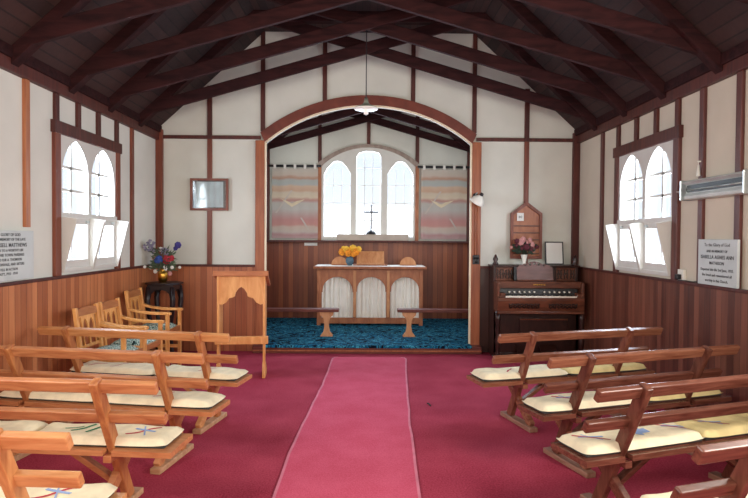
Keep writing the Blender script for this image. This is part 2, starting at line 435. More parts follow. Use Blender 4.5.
# gable wall round the chancel arch
AH, ASP, ATOP = 1.345, 2.72, 3.205
AR = (AH ** 2 + (ATOP - ASP) ** 2) / (2 * (ATOP - ASP)); ACZ = ATOP - AR
aang = math.degrees(math.asin(AH / AR))
arch_in = arc(0, ACZ, AR, 90 + aang, 90 - aang, 28)
outer = [(-W, 0), (-AH, 0)] + arch_in + [(AH, 0), (W, 0), (W, ZP), (FLAT, ZFLAT), (-FLAT, ZFLAT), (-W, ZP)]
struct(MB().plate([outer], .12, PXZ(D + .06)).build('wall_front', M['gable']))
for s in (-1, 1):
    x1 = 1.46
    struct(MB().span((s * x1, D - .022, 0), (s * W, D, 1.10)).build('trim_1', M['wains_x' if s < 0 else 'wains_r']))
    struct(MB().span((s * x1, D - .04, 1.10), (s * W, D, 1.13)).build('trim_2', M['stud_dark'], bevel=.004))
    struct(MB().span((s * 1.40, D - .035, 2.755), (s * W, D, 2.80)).build('trim_3', M['stud_dark'], bevel=.003))   # horizontal rail
    struct(MB().span((s * 2.66, D - .05, 1.13), (s * W, D, 2.87)).build('trim_4', M['stud'if s<0 else 'stud_dark'], bevel=.004))   # corner post
    struct(MB().span((s * 2.03, D - .03, 1.13), (s * 2.09, D, 2.755)).build('trim_5', M['stud'], bevel=.003))
    struct(MB().span((s * 2.03, D - .03, 2.80), (s * 2.09, D, 3.44)).build('trim_6', M['stud_dark'], bevel=.003))
    struct(MB().span((s * 1.345, D - .03, 2.86), (s * 1.40, D, 4.14)).build('trim_7', M['stud_dark'], bevel=.003))
    struct(MB().span((s * .545, D - .03, 3.25), (s * .60, D, 4.14)).build('trim_8', M['stud_dark'], bevel=.003))
    struct(MB().span((s * AH, D - .05, 0), (s * 1.465, D + .12, 2.74)).build('trim_9', M['arch'], bevel=.006))       # arch post
    struct(MB().span((s * (AH - .024), D - .04, .10), (s * AH, D - .015, 2.72)).build('trim_10', M['cream_edge']))
band = arch_in[:] + arc(0, ACZ, AR + .125, 90 - math.degrees(math.asin(1.40 / (AR + .125))), 90 + math.degrees(math.asin(1.40 / (AR + .125))), 28)
struct(MB().plate([band], .07, PXZ(D - .02)).build('trim_11', M['archband']))
r2 = AR - .022
edge = arch_in[:] + arc(0, ACZ, r2, 90 - math.degrees(math.asin((AH - .022) / r2)), 90 + math.degrees(math.asin((AH - .022) / r2)), 28)
struct(MB().plate([edge], .025, PXZ(D - .0275)).build('trim_12', M['cream_edge']))

# roof boarding (nave)
ro = struct(MB().prism([(-W - .2, YB, ZP - .2 * SL), (-FLAT, YB, ZFLAT), (-FLAT, YB, ZFLAT + .06), (-W - .2, YB, ZP - .2 * SL + .07)], (0, D - YB, 0))
            .prism([(W + .2, YB, ZP - .2 * SL), (FLAT, YB, ZFLAT), (FLAT, YB, ZFLAT + .06), (W + .2, YB, ZP - .2 * SL + .07)], (0, D - YB, 0))
            .span((-FLAT, YB, ZFLAT), (FLAT, D, ZFLAT + .06)).build('ceiling', M['roofboard']))
# wall plates (cornice)
for s in (-1, 1):
    struct(MB().span((s * W, YB, 2.735), (s * (W - .05), D, ZP + .02)).build('trim_13', M['stud_dark'], bevel=.004))
    struct(MB().span((s * W, YB, 2.83), (s * (W - .07), D, ZP + .05)).build('trim_14', M['truss'], bevel=.006))
# studs on the side walls
for s in (-1, 1):
    for k, y in enumerate((4.60 if s < 0 else 4.66, 4.17, 3.6, 3.0, 2.4, 6.64, 7.1) if s < 0 else (4.66, 4.19, 3.6, 3.0, 2.4, 6.66)):
        if s < 0 and y == 7.1: continue
        z0 = 1.137
        if s < 0 and k == 0: z0 = 1.56
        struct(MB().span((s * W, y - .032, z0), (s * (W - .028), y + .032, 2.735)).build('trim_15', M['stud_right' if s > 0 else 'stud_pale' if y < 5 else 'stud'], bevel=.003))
    for y in (5.42, 5.82):
        struct(MB().span((s * W, y - .032, 2.50), (s * (W - .028), y + .032, 2.735)).build('trim_16', M['stud_dark'], bevel=.003))
    for y in (5.04, 6.24):
        struct(MB().span((s * W, y - .032, 2.50), (s * (W - .028), y + .032, 2.735)).build('trim_16', M['stud_dark'], bevel=.003))

# scissor roof trusses
def truss(y, half, zfoot, zc, zpl, name, label, flat, zflat, group, ext, dep=.135):
    t = thing(name, label, 'roof truss', (0, y, zfoot), 0, group)
    sl = (zc - zfoot) / half
    for s in (-1, 1):
        c = MB(); dy = s * .026
        xa, xb = s * half, -s * ext
        za, zb = 0, sl * (half + ext)
        c.prism([(xa, dy - .025, za), (xb, dy - .025, zb), (xb, dy - .025, zb + dep), (xa, dy - .025, za + dep)], (0, .05, 0))
        c.build('scissor_chord', M['truss'], t, .005)
        r = MB(); zr = zpl - zfoot
        r.prism([(s * half, -.05, zr - .13), (s * flat, -.05, zflat - zfoot - .13), (s * flat, -.05, zflat - zfoot), (s * half, -.05, zr)], (0, .1, 0))
        r.build('rafter', M['truss'], t, .005)
    if flat > .1:
        MB().span((-flat, -.05, zflat - zfoot - .12), (flat, .05, zflat - zfoot)).build('collar_beam', M['truss'], t, .005)
    return t
for y, lb in ((6.79, 'dark scissor roof truss nearest the gable wall with the chancel arch'),
              (6.01, 'second dark scissor roof truss out from the gable wall, holding the pendant lamp'),
              (5.23, 'third dark scissor roof truss out from the gable wall'),
              (4.40, 'fourth dark scissor roof truss, over the near jambs of the side windows'),
              (3.55, 'nearest dark scissor roof truss, seen only in the top corners')):
    truss(y, W, 2.875, 3.665, ZP, 'roof_truss', lb, FLAT, ZFLAT, 'scissor trusses of the nave roof', 1.2)

# ------------------------------------------------------------------ chancel shell
struct(MB().span((-1.47, 7.28, 0), (1.47, D + .12, ZF)).span((-CW, D + .12, 0), (CW, CE, ZF)).build('floor', M['riser'], bevel=.008))
struct(MB().span((-1.47, 7.268, .03), (1.47, 7.285, .048)).build('trim_17', M['arch'], bevel=.004))
cz = 3.00; csl = math.tan(R(40)); 
we = .85
# east wall with window hole
def east_arch(hw, z0, zsp, ztop, n=20):
    rr = (hw ** 2 + (ztop - zsp) ** 2) / (2 * (ztop - zsp)); a = math.degrees(math.asin(hw / rr))
    return [(-hw, z0)] + arc(0, ztop - rr, rr, 90 + a, 90 - a, n) + [(hw, z0)]
ew = [(-CW, 0), (-CW, cz), (0, cz + CW * csl), (CW, cz), (CW, 0)]
struct(MB().plate([ew, east_arch(.80, 1.46, 2.70, 3.02)], .12, PXZ(CE + .06)).build('wall_east', M['gable']))
for s, nm in ((-1, 'wall_chancel_left'), (1, 'wall_chancel_right')):
    struct(MB().span((s * CW, D + .12, 0), (s * (CW + .1), CE + .1, cz)).build(nm, M['gable']))
    struct(MB().span((s * CW, D + .12, ZF), (s * (CW - .02), CE, 1.41)).build('trim_18', M['wains_c']))
    struct(MB().span((s * CW, CE - .05, 1.44), (s * (CW - .07), CE, 3.0)).build('trim_19', M['stud_dark'], bevel=.004))
struct(MB().prism([(-CW - .15, D + .12, cz - .15 * csl), (0, D + .12, cz + CW * csl), (0, D + .12, cz + CW * csl + .06), (-CW - .15, D + .12, cz - .15 * csl + .06)], (0, CE - D, 0))
       .prism([(CW + .15, D + .12, cz - .15 * csl), (0, D + .12, cz + CW * csl), (0, D + .12, cz + CW * csl + .06), (CW + .15, D + .12, cz - .15 * csl + .06)], (0, CE - D, 0))
       .build('ceiling', M['roofboard']))
struct(MB().span((-CW, CE - .022, ZF), (CW, CE, 1.405)).build('trim_20', M['wains_c']))
struct(MB().span((-CW, CE - .16, 1.405), (CW, CE, 1.44)).build('trim_21', M['stud_dark'], bevel=.005))
for x in (-.83, 0, .83):
    struct(MB().span((x - .03, CE - .03, 2.75 if x else 3.05), (x + .03, CE, 4.0)).build('trim_22', M['stud_dark'], bevel=.003))
for y, lb in ((9.55, 'dark scissor truss close to the east wall of the chancel'), (8.75, 'dark scissor truss just behind the chancel arch')):
    truss(y, CW, 2.92, 3.42, cz, 'chancel_truss', lb, .02, cz + CW * csl, 'scissor trusses of the chancel roof', .7, .12)

# ------------------------------------------------------------------ windows
def side_window(s, name):
    w = thing(name, None, None, (s * W, 0, 0)); struct(w)
    X = lambda d: -s * d           # into the room is positive d
    # brown surround
    m = MB()
    m.span((X(0), 4.99, 1.137), (X(.035), 5.08, 2.40)); m.span((X(0), 6.20, 1.137), (X(.035), 6.29, 2.40))
    MB().span((X(0), 4.97, 2.39), (X(.045), 6.31, 2.50)).build('window_head', M['stud_dark'], w, .004)
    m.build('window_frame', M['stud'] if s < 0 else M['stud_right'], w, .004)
    # white panel pierced by two lancets above the transom, rectangles below
    A = [(5.155 - .03, 5.60), (5.66, 6.16)]
    loops = [rect(5.08, 6.20, 1.16, 2.40)]
    for a, b in A:
        loops.append(lancet(a, b, 1.70, 2.04, 2.372))
        loops.append(rect(a + .02, b - .02, 1.27, 1.60))
    MB().plate(loops, .05, PYZ(X(-.005), 1)).build('lancet_panel', M['white'], w, .003)
    g = MB(); mu = MB()
    for a, b in A:
        c = (a + b) / 2
        mu.span((X(-.026), c - .015, 1.70), (X(-.046), c + .015, 2.36))
        for z in (2.12, 1.91): mu.span((X(-.026), a, z - .013), (X(-.046), b, z + .013))
        mu.span((X(-.026), c - .010, 1.27), (X(-.046), c + .010, 1.60))
    mu.build('glazing_bars', M['white'], w)
    for a, b in A:
        MB().span((X(-.034), a, 1.70), (X(-.038), b, 2.37)).build('pane', M['glass'], w)
        MB().span((X(-.034), a, 1.27), (X(-.038), b, 1.60)).build('pane', M['glass'], w)
    # triangular draught cheeks of the bottom hoppers
    for y in (5.10, 5.64, 6.19):
        for k, yy in enumerate((y,) if y != 5.64 else (5.625, 5.655)):
            MB().prism([(X(.02), yy - .007, 1.165), (X(.045), yy - .007, 1.165), (X(.165), yy - .007, 1.645), (X(.02), yy - .007, 1.665)], (0, .014, 0)).build('hopper_cheek', M['white'], w, .002)
    MB().span((X(.02), 5.08, 1.655), (X(.035), 6.20, 1.70)).build('transom', M['white'], w, .003)
    MB().span((X(.02), 5.09, 1.165), (X(.04), 6.20, 1.20)).build('hopper_rail', M['white'], w, .003)
    for y in (5.56, 6.10):
        MB().span((X(.02), y - .02, 1.615), (X(.04), y + .02, 1.635)).build('window_catch', M['steel'], w)
    return w
side_window(-1, 'window_1'); side_window(1, 'window_2')

w3 = struct(thing('window_3', None, None, (0, CE, 0)))
def trefoil(x0, x1, z0, zs, za, flat=False):
    w = x1 - x0; c = (x0 + x1) / 2
    if flat:
        return [(x0, z0), (x1, z0), (x1, zs), (x1 - .04, za - .03), (c + .06, za), (c - .06, za), (x0 + .04, za - .03), (x0, zs)]
    return [(x0, z0), (x1, z0), (x1, zs), (x1 - .05, zs + (za - zs) * .42), (c + .07, za - .015), (c, za), (c - .07, za - .015), (x0 + .05, zs + (za - zs) * .42), (x0, zs)]
lights = [trefoil(-.755, -.30, 1.50, 2.56, 2.79), trefoil(-.205, .215, 1.50, 2.86, 2.96, True), trefoil(.325, .762, 1.50, 2.56, 2.79)]
MB().plate([east_arch(.80, 1.46, 2.70, 3.02)] + lights, .07, PXZ(.02)).build('mullions', M['white'], w3, .004)
arcband = east_arch(.80, 2.70, 2.70, 3.02)[1:-1]
MB().plate([arcband + [(p[0] * 1.07, p[1] + .055) for p in arcband[::-1]]], .05, PXZ(-.02)).build('arch_moulding', M['hazed_timber'], w3)
m = MB()
for s in (-1, 1): m.span((s * .80, -.04, 1.44), (s * .86, .0, 2.71))
m.build('window_frame', M['altar'], w3, .004)
m = MB()
for x0, x1, zt in ((-.755, -.30, 2.6), (-.205, .215, 2.86), (.325, .762, 2.6)):
    for z in (1.78, 2.08, 2.38, 2.68):
        if z < zt: m.span((x0, .045, z - .006), (x1, .055, z + .006))
    for f in (1 / 3, 2 / 3): m.span((x0 + (x1 - x0) * f - .005, .045, 1.5), (x0 + (x1 - x0) * f + .005, .055, zt + .05))
m.build('glazing_bars', plain('pale_lead', '#dcdcd8', .6), w3)
for x0, x1, zt in ((-.76, -.29, 2.79), (-.21, .22, 2.96), (.32, .765, 2.79)):
    MB().span((x0, .052, 1.49), (x1, .056, zt)).build('pane', M['glass'], w3)

# ------------------------------------------------------------------ chancel furniture
blue = MB().span((-1.34, 7.255, ZF - .022), (1.34, 7.28, ZF + .012)).span((-1.34, 7.28, ZF), (1.34, D + .12, ZF + .012)).span((-CW + .02, D + .12, ZF), (CW - .02, CE - .02, ZF + .012))
tag(blue.build('chancel_carpet', M['bluecarpet'], bevel=.004), 'deep blue patterned carpet covering the raised chancel floor', 'carpet')

# aisle runner
pl = [(-.43, 7.04), (-.455, 5.74), (-.50, 4.9), (-.54, 3.98), (-.535, 3.24), (-.53, 1.0), (-.53, -2.4)]
pr = [(.49, 7.06), (.43, 6.2), (.387, 5.22), (.352, 4.5), (.341, 3.98), (.315, 3.24), (.30, 1.0), (.30, -2.4)]
def interp(pp, y):
    for (x0, y0), (x1, y1) in zip(pp, pp[1:]):
        if y <= y0 and y >= y1: return x0 + (x1 - x0) * (y0 - y) / (y0 - y1)
    return pp[0][0] if y > pp[0][1] else pp[-1][0]
m = MB(); rows = []
ys = [7.06, 7.03, 6.98] + [6.9 - .2 * i for i in range(46)]
for i, y in enumerate(ys):
    inset = (.06, .02, 0)[i] if i < 3 else 0
    a = interp(pl, y) + inset + random.uniform(-.004, .004); b = interp(pr, y) - inset + random.uniform(-.004, .004)
    rows.append([m.bm.verts.new((a + (b - a) * t, y, .006 + (.0025 if t in (0, 1) else random.uniform(0, .0015)))) for t in (0, .02, .25, .5, .75, .98, 1)])
for r0, r1 in zip(rows, rows[1:]):
    for j in range(6):
        f = m.bm.faces.new((r0[j], r0[j + 1], r1[j + 1], r1[j])); f.smooth = True; f.material_index = 1 if j in (0, 5) else 0
o = m.build('aisle_runner', [M['runner'], plain('pale_runner_binding', '#cb7488', .9)])
tag(o, 'long pink carpet runner laid down the middle of the aisle', 'carpet runner')
tag(MB().tube([(.545, 5.10, .006), (.552, 5.085, .009), (.56, 5.055, .007), (.563, 5.02, .006)], .006, 6).build('carpet_fluff', M['ink']), 'tiny dark scrap lying on the maroon carpet right of the runner', 'scrap')

# altar
AX, AY = .035, 8.93
t = thing('altar', 'brown wooden altar table with three arched openings backed by pale curtains', 'altar', (AX, AY, ZF + .012))
loops = [rect(-.83, .83, .03, .875)]
oz = -.012 - ZF
for a, b in ((-.755, -.263), (-.217, .255), (.317, .78)):
    r = (b - a) / 2; c = (a + b) / 2
    sp = .872 + oz - r * .85
    loops.append([(a, .232 + oz), (b, .232 + oz), (b, sp - .03), (b - .012, sp - .03), (b - .012, sp)] + [(c + (r - .012) * math.cos(R(q)), sp + (r * .85) * math.sin(R(q))) for q in range(15, 180, 15)] + [(a + .012, sp), (a + .012, sp - .03), (a, sp - .03)])
MB().plate(loops, .03, PXZ(0)).build('front_panel', M['altar'], t, .003)
for x in (-.80, -.24, .286, .80):
    MB().span((x - .03 if abs(x) > .5 else x - .022, -.03, .0 if abs(x) > .5 else .13), (x + .03 if abs(x) > .5 else x + .022, .0, .86)).build('stile', M['altar_pale'] if abs(x) < .5 else M['altar'], t, .004)
for s in (-1, 1):
    MB().span((s * .80, 0, 0), (s * .83, .52, .88)).build('side_panel', M['altar'], t, .003)
MB().span((-.885, -.06, .885), (.885, .58, .925)).build('tabletop', M['altar'], t, .008)
for a, b in ((-.77, -.25), (-.23, .27), (.30, .79)):
    m = MB(); n = 60; ph = random.uniform(0, 6)
    top, bot = [], []
    for i in range(n + 1):
        u = i / n; x = a + (b - a) * u
        yy = .05 + .018 * math.sin(u * 2 * PI * 7 + ph) + .008 * math.sin(u * 2 * PI * 11 + 2 * ph)
        top.append(m.bm.verts.new((x, .05 + (yy - .05) * .5, .86))); bot.append(m.bm.verts.new((x, yy, .09)))
    for i in range(n):
        f = m.bm.faces.new((top[i], top[i + 1], bot[i + 1], bot[i])); f.smooth = True
    m.build('curtain', M['curtain'], t)
ZT = ZF + .012 + .925
tag(MB().span((AX - .86, AY - .055, ZT), (AX + .86, AY + .50, ZT + .006)).build('altar_cloth', M['linen'], bevel=.002), 'white linen cloth lying along the altar top', 'altar cloth')
ZT += .006
for x, lb in ((-.455, 'half-round wooden book rest left of the orange flowers on the altar'), (.645, 'half-round wooden book rest standing alone at the right end of the altar')):
    t = thing('book_rest', lb, 'book rest', (x, 9.17, ZT), 0, 'half-round book rests on the altar')
    MB().plate([arc(0, 0, .132, 0, 180, 20, .14)], .018, PXZ(0) @ Matrix.Rotation(R(-12), 4, 'X')).build('rest_panel', M['altar_pale'], t, .003)
    MB().span((-.10, -.03, 0), (.10, .06, .014)).build('foot_block', M['altar'], t, .003)
t = thing('altar_bookstand', 'square sloping wooden bookstand at the middle of the altar', 'bookstand', (.04, 9.12, ZT))
MB().bar((0, -.03, .012), (0, .07, .225), .44, .02, up=(0, -1, .45)).build('sloping_panel', M['altar_pale'], t, .004)
MB().span((-.27, -.05, 0), (.27, .12, .02)).build('base_board', M['altar'], t, .004)
MB().span((-.22, -.075, .02), (.22, -.035, .04)).build('ledge', M['altar_pale'], t, .003)
MB().bar((0, .11, .02), (0, .075, .19), .04, .02, up=(0, 1, 0)).build('prop', M['altar'], t, .003)

def petals(m, c, r, n, tilt=.5, layers=2, depth=1.0):
    """a layered flower head facing -y / up"""
    c = Vector(c)
    for l in range(layers):
        rr = r * (1 - .35 * l)
        for i in range(n):
            a = 2 * PI * (i + .5 * l) / n
            d = Vector((math.cos(a), -.35 * l - .1, math.sin(a)))
            p = c + Vector((math.cos(a) * rr * .55, -.02 * l - .005, math.sin(a) * rr * .55))
            m.ball(p, rr * .5, 7, (.95, .45 * depth, .95))
    m.ball(c + Vector((0, -.02, 0)), r * .4, 7)
def leaf(m, p, d, l, w):
    p = Vector(p); d = Vector(d).normalized(); sd = d.cross(Vector((.3, 1, .2))).normalized() * w
    up = sd.cross(d).normalized() * w * .3
    q = [p, p + d * l * .4 + sd + up, p + d * l, p + d * l * .4 - sd + up]
    m.poly(q)

# vase with orange flowers on the altar
tag(MB().lathe([(.03, 0), (.036, .004), (.062, .05), (.066, .09), (.05, .13), (.034, .15), (.038, .165), (.042, .172), (.03, .16)], (-.29, 9.10, ZT)).build('flower_vase', M['bluevase']),
    'rounded blue-grey pottery vase on the altar left of the bookstand', 'vase')
t = thing('orange_bouquet', 'bunch of orange and yellow flowers in the blue vase on the altar', 'flowers', (-.29, 9.10, ZT + .10))
for i, (x, z, r, mt) in enumerate(((-.12, .115, .062, 'orange'), (-.055, .155, .055, 'yellow'), (-.02, .10, .06, 'orange'), (.05, .165, .065, 'yellow'), (.10, .12, .06, 'orange'), (.14, .16, .05, 'yellow'), (.055, .085, .05, 'orange'), (-.10, .17, .042, 'yellow'))):
    m = MB(); y = random.uniform(-.05, .03); petals(m, (x, y, z), r, 8)
    b = m.build('bloom', M[mt], t)
    MB().tube([(0, 0, 0), (x * .4, y * .5, z * .6), (x, y, z - .02)], .004, 5).build('stem', M['darkleaf'], b)
m = MB()
for i in range(10):
    a = random.uniform(0, 6.28); leaf(m, (random.uniform(-.02, .02), -.01, .05), (math.cos(a), -.2, .5 + .4 * math.sin(a)), .09, .02)
m.build('leaves', M['darkleaf'], t)

# kneeling rails
for s, lb in ((-1, 'left wooden communion kneeling rail on a waisted pedestal'), (1, 'right wooden communion kneeling rail on a waisted pedestal')):
    t = thing('communion_rail', lb, 'communion rail', (0.005, 7.95, ZF + .012), 0, 'communion rails either side of the chancel')
    xe = .405 if s < 0 else .41
    MB().span((s * xe, -.085, .345), (s * 1.72, .085, .385)).build('rail_top', M['riser'], t, .006)
    for px in (.575, 1.55):
        m = MB()
        prof = [(-.085, 0), (.085, 0), (.085, .012), (.045, .06), (.030, .14), (.034, .22), (.05, .262), (.09, .30), (.10, .345), (-.10, .345), (-.09, .30), (-.05, .262), (-.034, .22), (-.030, .14), (-.045, .06), (-.085, .012)]
        m.plate([prof], .09, PXZ(0, s * px)); m.build('pedestal', M['altar_pale'], t, .004)

# tapestries on rods
for x0, x1, lb in ((-1.635, -.855, 'striped woven hanging in haze-paled reds and greys left of the east window'), (.895, 1.675, 'striped woven hanging in haze-paled reds and greys right of the east window')):
    t = thing('tapestry', lb, 'wall hanging', (0, 9.70, 0), 0, 'woven hangings beside the east window')
    m = MB(); n = 30; rows = []
    for j in range(13):
        z = 1.465 + (2.655 - 1.465) * j / 12
        rows.append([m.bm.verts.new((x0 + (x1 - x0) * i / n, .006 * math.sin(i * .9 + x0) * (1 - j / 20), z)) for i in range(n + 1)])
    for a, b in zip(rows, rows[1:]):
        for i in range(n):
            f = m.bm.faces.new((a[i], a[i + 1], b[i + 1], b[i])); f.smooth = True
    cl = m.build('woven_cloth', M['tapestry'], t)
    xc = (x0 + x1) / 2 - .05
    m = MB()
    m.poly([(xc, -.012, 2.00), (xc + .06, -.012, 2.03), (xc + .22, -.012, 2.13), (xc + .08, -.012, 2.10), (xc, -.012, 2.06)])
    m.poly([(xc, -.012, 2.00), (xc, -.012, 2.06), (xc - .08, -.012, 2.10), (xc - .19, -.012, 2.14), (xc - .06, -.012, 2.04)])
    m.build('wing_motif', M['motif'], cl)
    m = MB(); m.poly([(xc - .28, -.011, 1.90), (xc - .02, -.011, 2.28), (xc + .01, -.011, 2.28), (xc - .25, -.011, 1.90)]); m.poly([(xc + .28, -.011, 1.60), (xc + .31, -.011, 1.60), (xc + .17, -.011, 1.82), (xc + .14, -.011, 1.82)])
    m.build('light_ray_motif', M['tabs2'], cl)
    MB().tube([(x0 - .06, 0, 2.695), (x1 + .05, 0, 2.695)], .02, 10).build('rod', M['darkmetal'], t)
    for i in range(5):
        xx = x0 + .05 + (x1 - x0 - .1) * i / 4
        MB().span((xx - .022, -.026, 2.65), (xx + .022, .024, 2.722)).build('tab', M['tabs'], t, .004)

# retable and cross on the sill
tag(MB().span((-.53, 9.60, 1.44), (.685, 9.72, 1.545)).build('retable', M['retable'], bevel=.008), 'long low grey-brown retable on the ledge under the east window', 'shelf')
t = thing('altar_cross', 'slim dark standing cross on a domed base before the east window', 'cross', (.05, 9.66, 1.545))
MB().lathe([(.085, 0), (.085, .012), (.07, .04), (.035, .062), (.014, .075)]).build('base', M['darkmetal'], t)
MB().span((-.011, -.008, .06), (.011, .008, .50)).build('upright', M['darkmetal'], t, .002)
MB().span((-.115, -.007, .365), (.125, .007, .388)).build('crossbar', M['darkmetal'], t, .002)
tag(MB().span((-1.085, CE - .03, 1.345), (-.865, CE - .022, 1.395)).build('small_notice', M['paper']), 'small blank white card fixed below the left hanging', 'card')

# ------------------------------------------------------------------ pews
PV = lambda z: -.245 + (.35) * (.78 - z) / .76      # rake line of the posts: v at height z
def pew(side, x, y, th, label, rail0, rail1, low0, post0, post1, seat1, mat, mat2, wall_len):
    s = 1 if side == 'R' else -1
    t = thing('pew', label, 'pew', (x, y, 0), s * R(th), 'open-backed pews on the %s of the aisle' % ('right' if s > 0 else 'left'))
    L = lambda u, v, z: (s * u, v, z)
    d = Vector((0, -.35, .76)).normalized()           # along the post, upward
    up = d
    off = Vector((0, .76, .35)).normalized()        # towards the rear face
    def rail(name, u0, u1, z, h, m, th_=.036):
        c = Vector((0, PV(z), z)) + off * .012
        a = c.copy(); a.x = s * u0; b = c.copy(); b.x = s * u1
        return MB().bar(a, b, th_, h, up=up).build(name, m, t, .006)
    rail('top_rail', rail0, rail1, .727, .066, mat)
    rail('back_rail', low0, rail1 - .06, .548, .062, mat2)
    for u in (post0, post1):
        a = Vector((s * u, PV(.766), .766)); b = Vector((s * u, PV(.03), .03))
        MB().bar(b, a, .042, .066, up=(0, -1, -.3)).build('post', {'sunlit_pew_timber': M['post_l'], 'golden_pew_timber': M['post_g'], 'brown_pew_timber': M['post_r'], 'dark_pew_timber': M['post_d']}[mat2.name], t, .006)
        MB().bar((s * (u + .01), .175, .335), (s * (u + .01), -.21, .035), .042, .06, up=(0, 1, 1)).build('leg', mat, t, .005)
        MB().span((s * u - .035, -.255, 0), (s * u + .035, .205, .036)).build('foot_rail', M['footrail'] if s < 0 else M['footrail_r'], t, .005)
        MB().span((s * u - .022, -.13, .305), (s * u + .022, .17, .342)).build('bearer', mat2, t, .004)
    MB().bar((s * (post0 + .30), .0, .335), (s * (post0 + .02), .02, .14), .05, .03, up=(0, 0, 1)).build('brace', mat, t, .004)
    MB().bar((s * (post1 - .30), .0, .335), (s * (post1 - .02), .02, .14), .05, .03, up=(0, 0, 1)).build('brace', mat, t, .004)
    sm = MB().span((0, -.025, .342), (s * seat1, .165, .372))
    for a, b in ((0, post0 - .024), (post0 + .024, post1 - .024), (post1 + .024, seat1)):
        sm.span((s * a, -.13, .342), (s * b, -.024, .372))
    sm.build('seat', mat2, t)
    return t, s

def cushion(parent_pew, s, u0, u1, label, mat, motif, group, sag=.0):
    """thin pad lying on the pew seat: top level"""
    th = parent_pew.rotation_euler.z
    l = u1 - u0; wd = .255
    t = thing('seat_cushion', label, 'cushion', parent_pew.location + Matrix.Rotation(th, 3, 'Z') @ Vector((s * (u0 + u1) / 2, .035, .373)), th + random.uniform(-.012, .012), group)
    m = MB(); nx, ny = 30, 14
    rnd = random.uniform(0, 10)
    def P(i, j, top):
        a = i / nx * 2 - 1; b = j / ny * 2 - 1
        ex = (1 - abs(a) ** 18); ey = (1 - abs(b) ** 9)
        e = max(0, ex) ** .5 * max(0, ey) ** .5
        x = a * l / 2 * (1 - .012 * (1 - abs(b)) ); y = b * wd / 2
        if top:
            z = .012 + .040 * e + .004 * math.sin(a * 5 + rnd) * e + .003 * math.sin(b * 4 + a * 9 + rnd) * e
        else:
            z = .001
        # curled corners
        z += .010 * (abs(a) ** 8) * (abs(b) ** 4) * (1 if top else .3)
        return m.bm.verts.new((x, y, z))
    T = [[P(i, j, True) for j in range(ny + 1)] for i in range(nx + 1)]
    for i in range(nx):
        for j in range(ny):
            f = m.bm.faces.new((T[i][j], T[i + 1][j], T[i + 1][j + 1], T[i][j + 1])); f.smooth = True
    topv = T
    m.build('cover', mat, t)
    u = MB()
    u.span((-l / 2 + .010, -wd / 2 + .008, 0), (l / 2 - .010, wd / 2 - .008, .011)); u.build('backing', M['underside'], t, .004)
    def stroke(k, x0, y0, x1, y1, w, mi):
        k.mi = mi; n = 8
        dx, dy = x1 - x0, y1 - y0; ln = math.hypot(dx, dy); px, py = -dy / ln * w / 2, dx / ln * w / 2
        pts = []
        for i in range(n + 1):
            f = i / n; xx = x0 + dx * f; yy = y0 + dy * f
            def Z(xx, yy):
                a = xx / (l / 2); b = yy / (wd / 2)
                e = max(0, 1 - abs(a) ** 18) ** .5 * max(0, 1 - abs(b) ** 9) ** .5
                return .0145 + .040 * e + .004 * math.sin(a * 5 + rnd) * e + .003 * math.sin(b * 4 + a * 9 + rnd) * e
            pts.append((k.bm.verts.new((xx + px, yy + py, Z(xx + px, yy + py))), k.bm.verts.new((xx - px, yy - py, Z(xx - px, yy - py)))))
        for p, q in zip(pts, pts[1:]):
            f_ = k.bm.faces.new((p[0], p[1], q[1], q[0])); f_.material_index = mi
    for (kind, cx) in (motif or []):
        k = MB(); cx *= s
        if kind == 'x':
            stroke(k, cx + s * .07, -.07, cx - s * .07, .07, .015, 0); stroke(k, cx - .06, .03, cx + .07, -.01, .016, 1); stroke(k, cx + .03, -.06, cx - .02, .06, .008, 1)
        elif kind == 'r':
            stroke(k, cx - .05, -.06, cx + .05, .05, .013, 0)
        elif kind == 'g':
            stroke(k, cx - .06, -.03, cx + .03, .07, .020, 2); stroke(k, cx + .03, -.04, cx + .11, .06, .022, 2); stroke(k, cx - .11, .0, cx - .03, .05, .012, 2)
        elif kind == 'b':
            stroke(k, cx - .07, .0, cx + .07, .01, .05, 1); stroke(k, cx - .03, -.05, cx + .02, .05, .045, 1)
        k.build('embroidery', [M['red'], M['bluet'], M['greent']], t)
    return t

GL, GR = 'cushions on the left pews', 'cushions on the right pews'
# left rows, front to back
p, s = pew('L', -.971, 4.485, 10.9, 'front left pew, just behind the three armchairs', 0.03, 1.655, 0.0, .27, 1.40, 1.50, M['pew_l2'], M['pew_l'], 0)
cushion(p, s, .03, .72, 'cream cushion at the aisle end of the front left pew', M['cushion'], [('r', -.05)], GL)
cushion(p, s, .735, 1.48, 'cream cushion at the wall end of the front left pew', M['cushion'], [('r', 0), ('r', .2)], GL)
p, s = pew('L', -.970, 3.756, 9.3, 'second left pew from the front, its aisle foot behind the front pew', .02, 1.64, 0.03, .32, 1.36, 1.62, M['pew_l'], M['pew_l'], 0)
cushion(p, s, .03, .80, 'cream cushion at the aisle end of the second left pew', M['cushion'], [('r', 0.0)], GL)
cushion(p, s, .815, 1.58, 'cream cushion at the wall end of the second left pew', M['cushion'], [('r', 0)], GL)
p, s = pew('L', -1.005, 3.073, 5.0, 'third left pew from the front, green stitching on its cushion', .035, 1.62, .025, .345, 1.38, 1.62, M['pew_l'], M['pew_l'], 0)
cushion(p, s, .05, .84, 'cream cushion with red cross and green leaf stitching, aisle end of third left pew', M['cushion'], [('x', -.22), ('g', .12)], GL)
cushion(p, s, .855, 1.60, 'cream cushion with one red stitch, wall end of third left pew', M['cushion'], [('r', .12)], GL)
p, s = pew('L', -1.059, 2.322, 3.5, 'nearest left pew, cut off by the bottom left corner', .03, 1.60, .035, .31, 1.36, 1.60, M['pew_l2'], M['pew_l2'], 0)
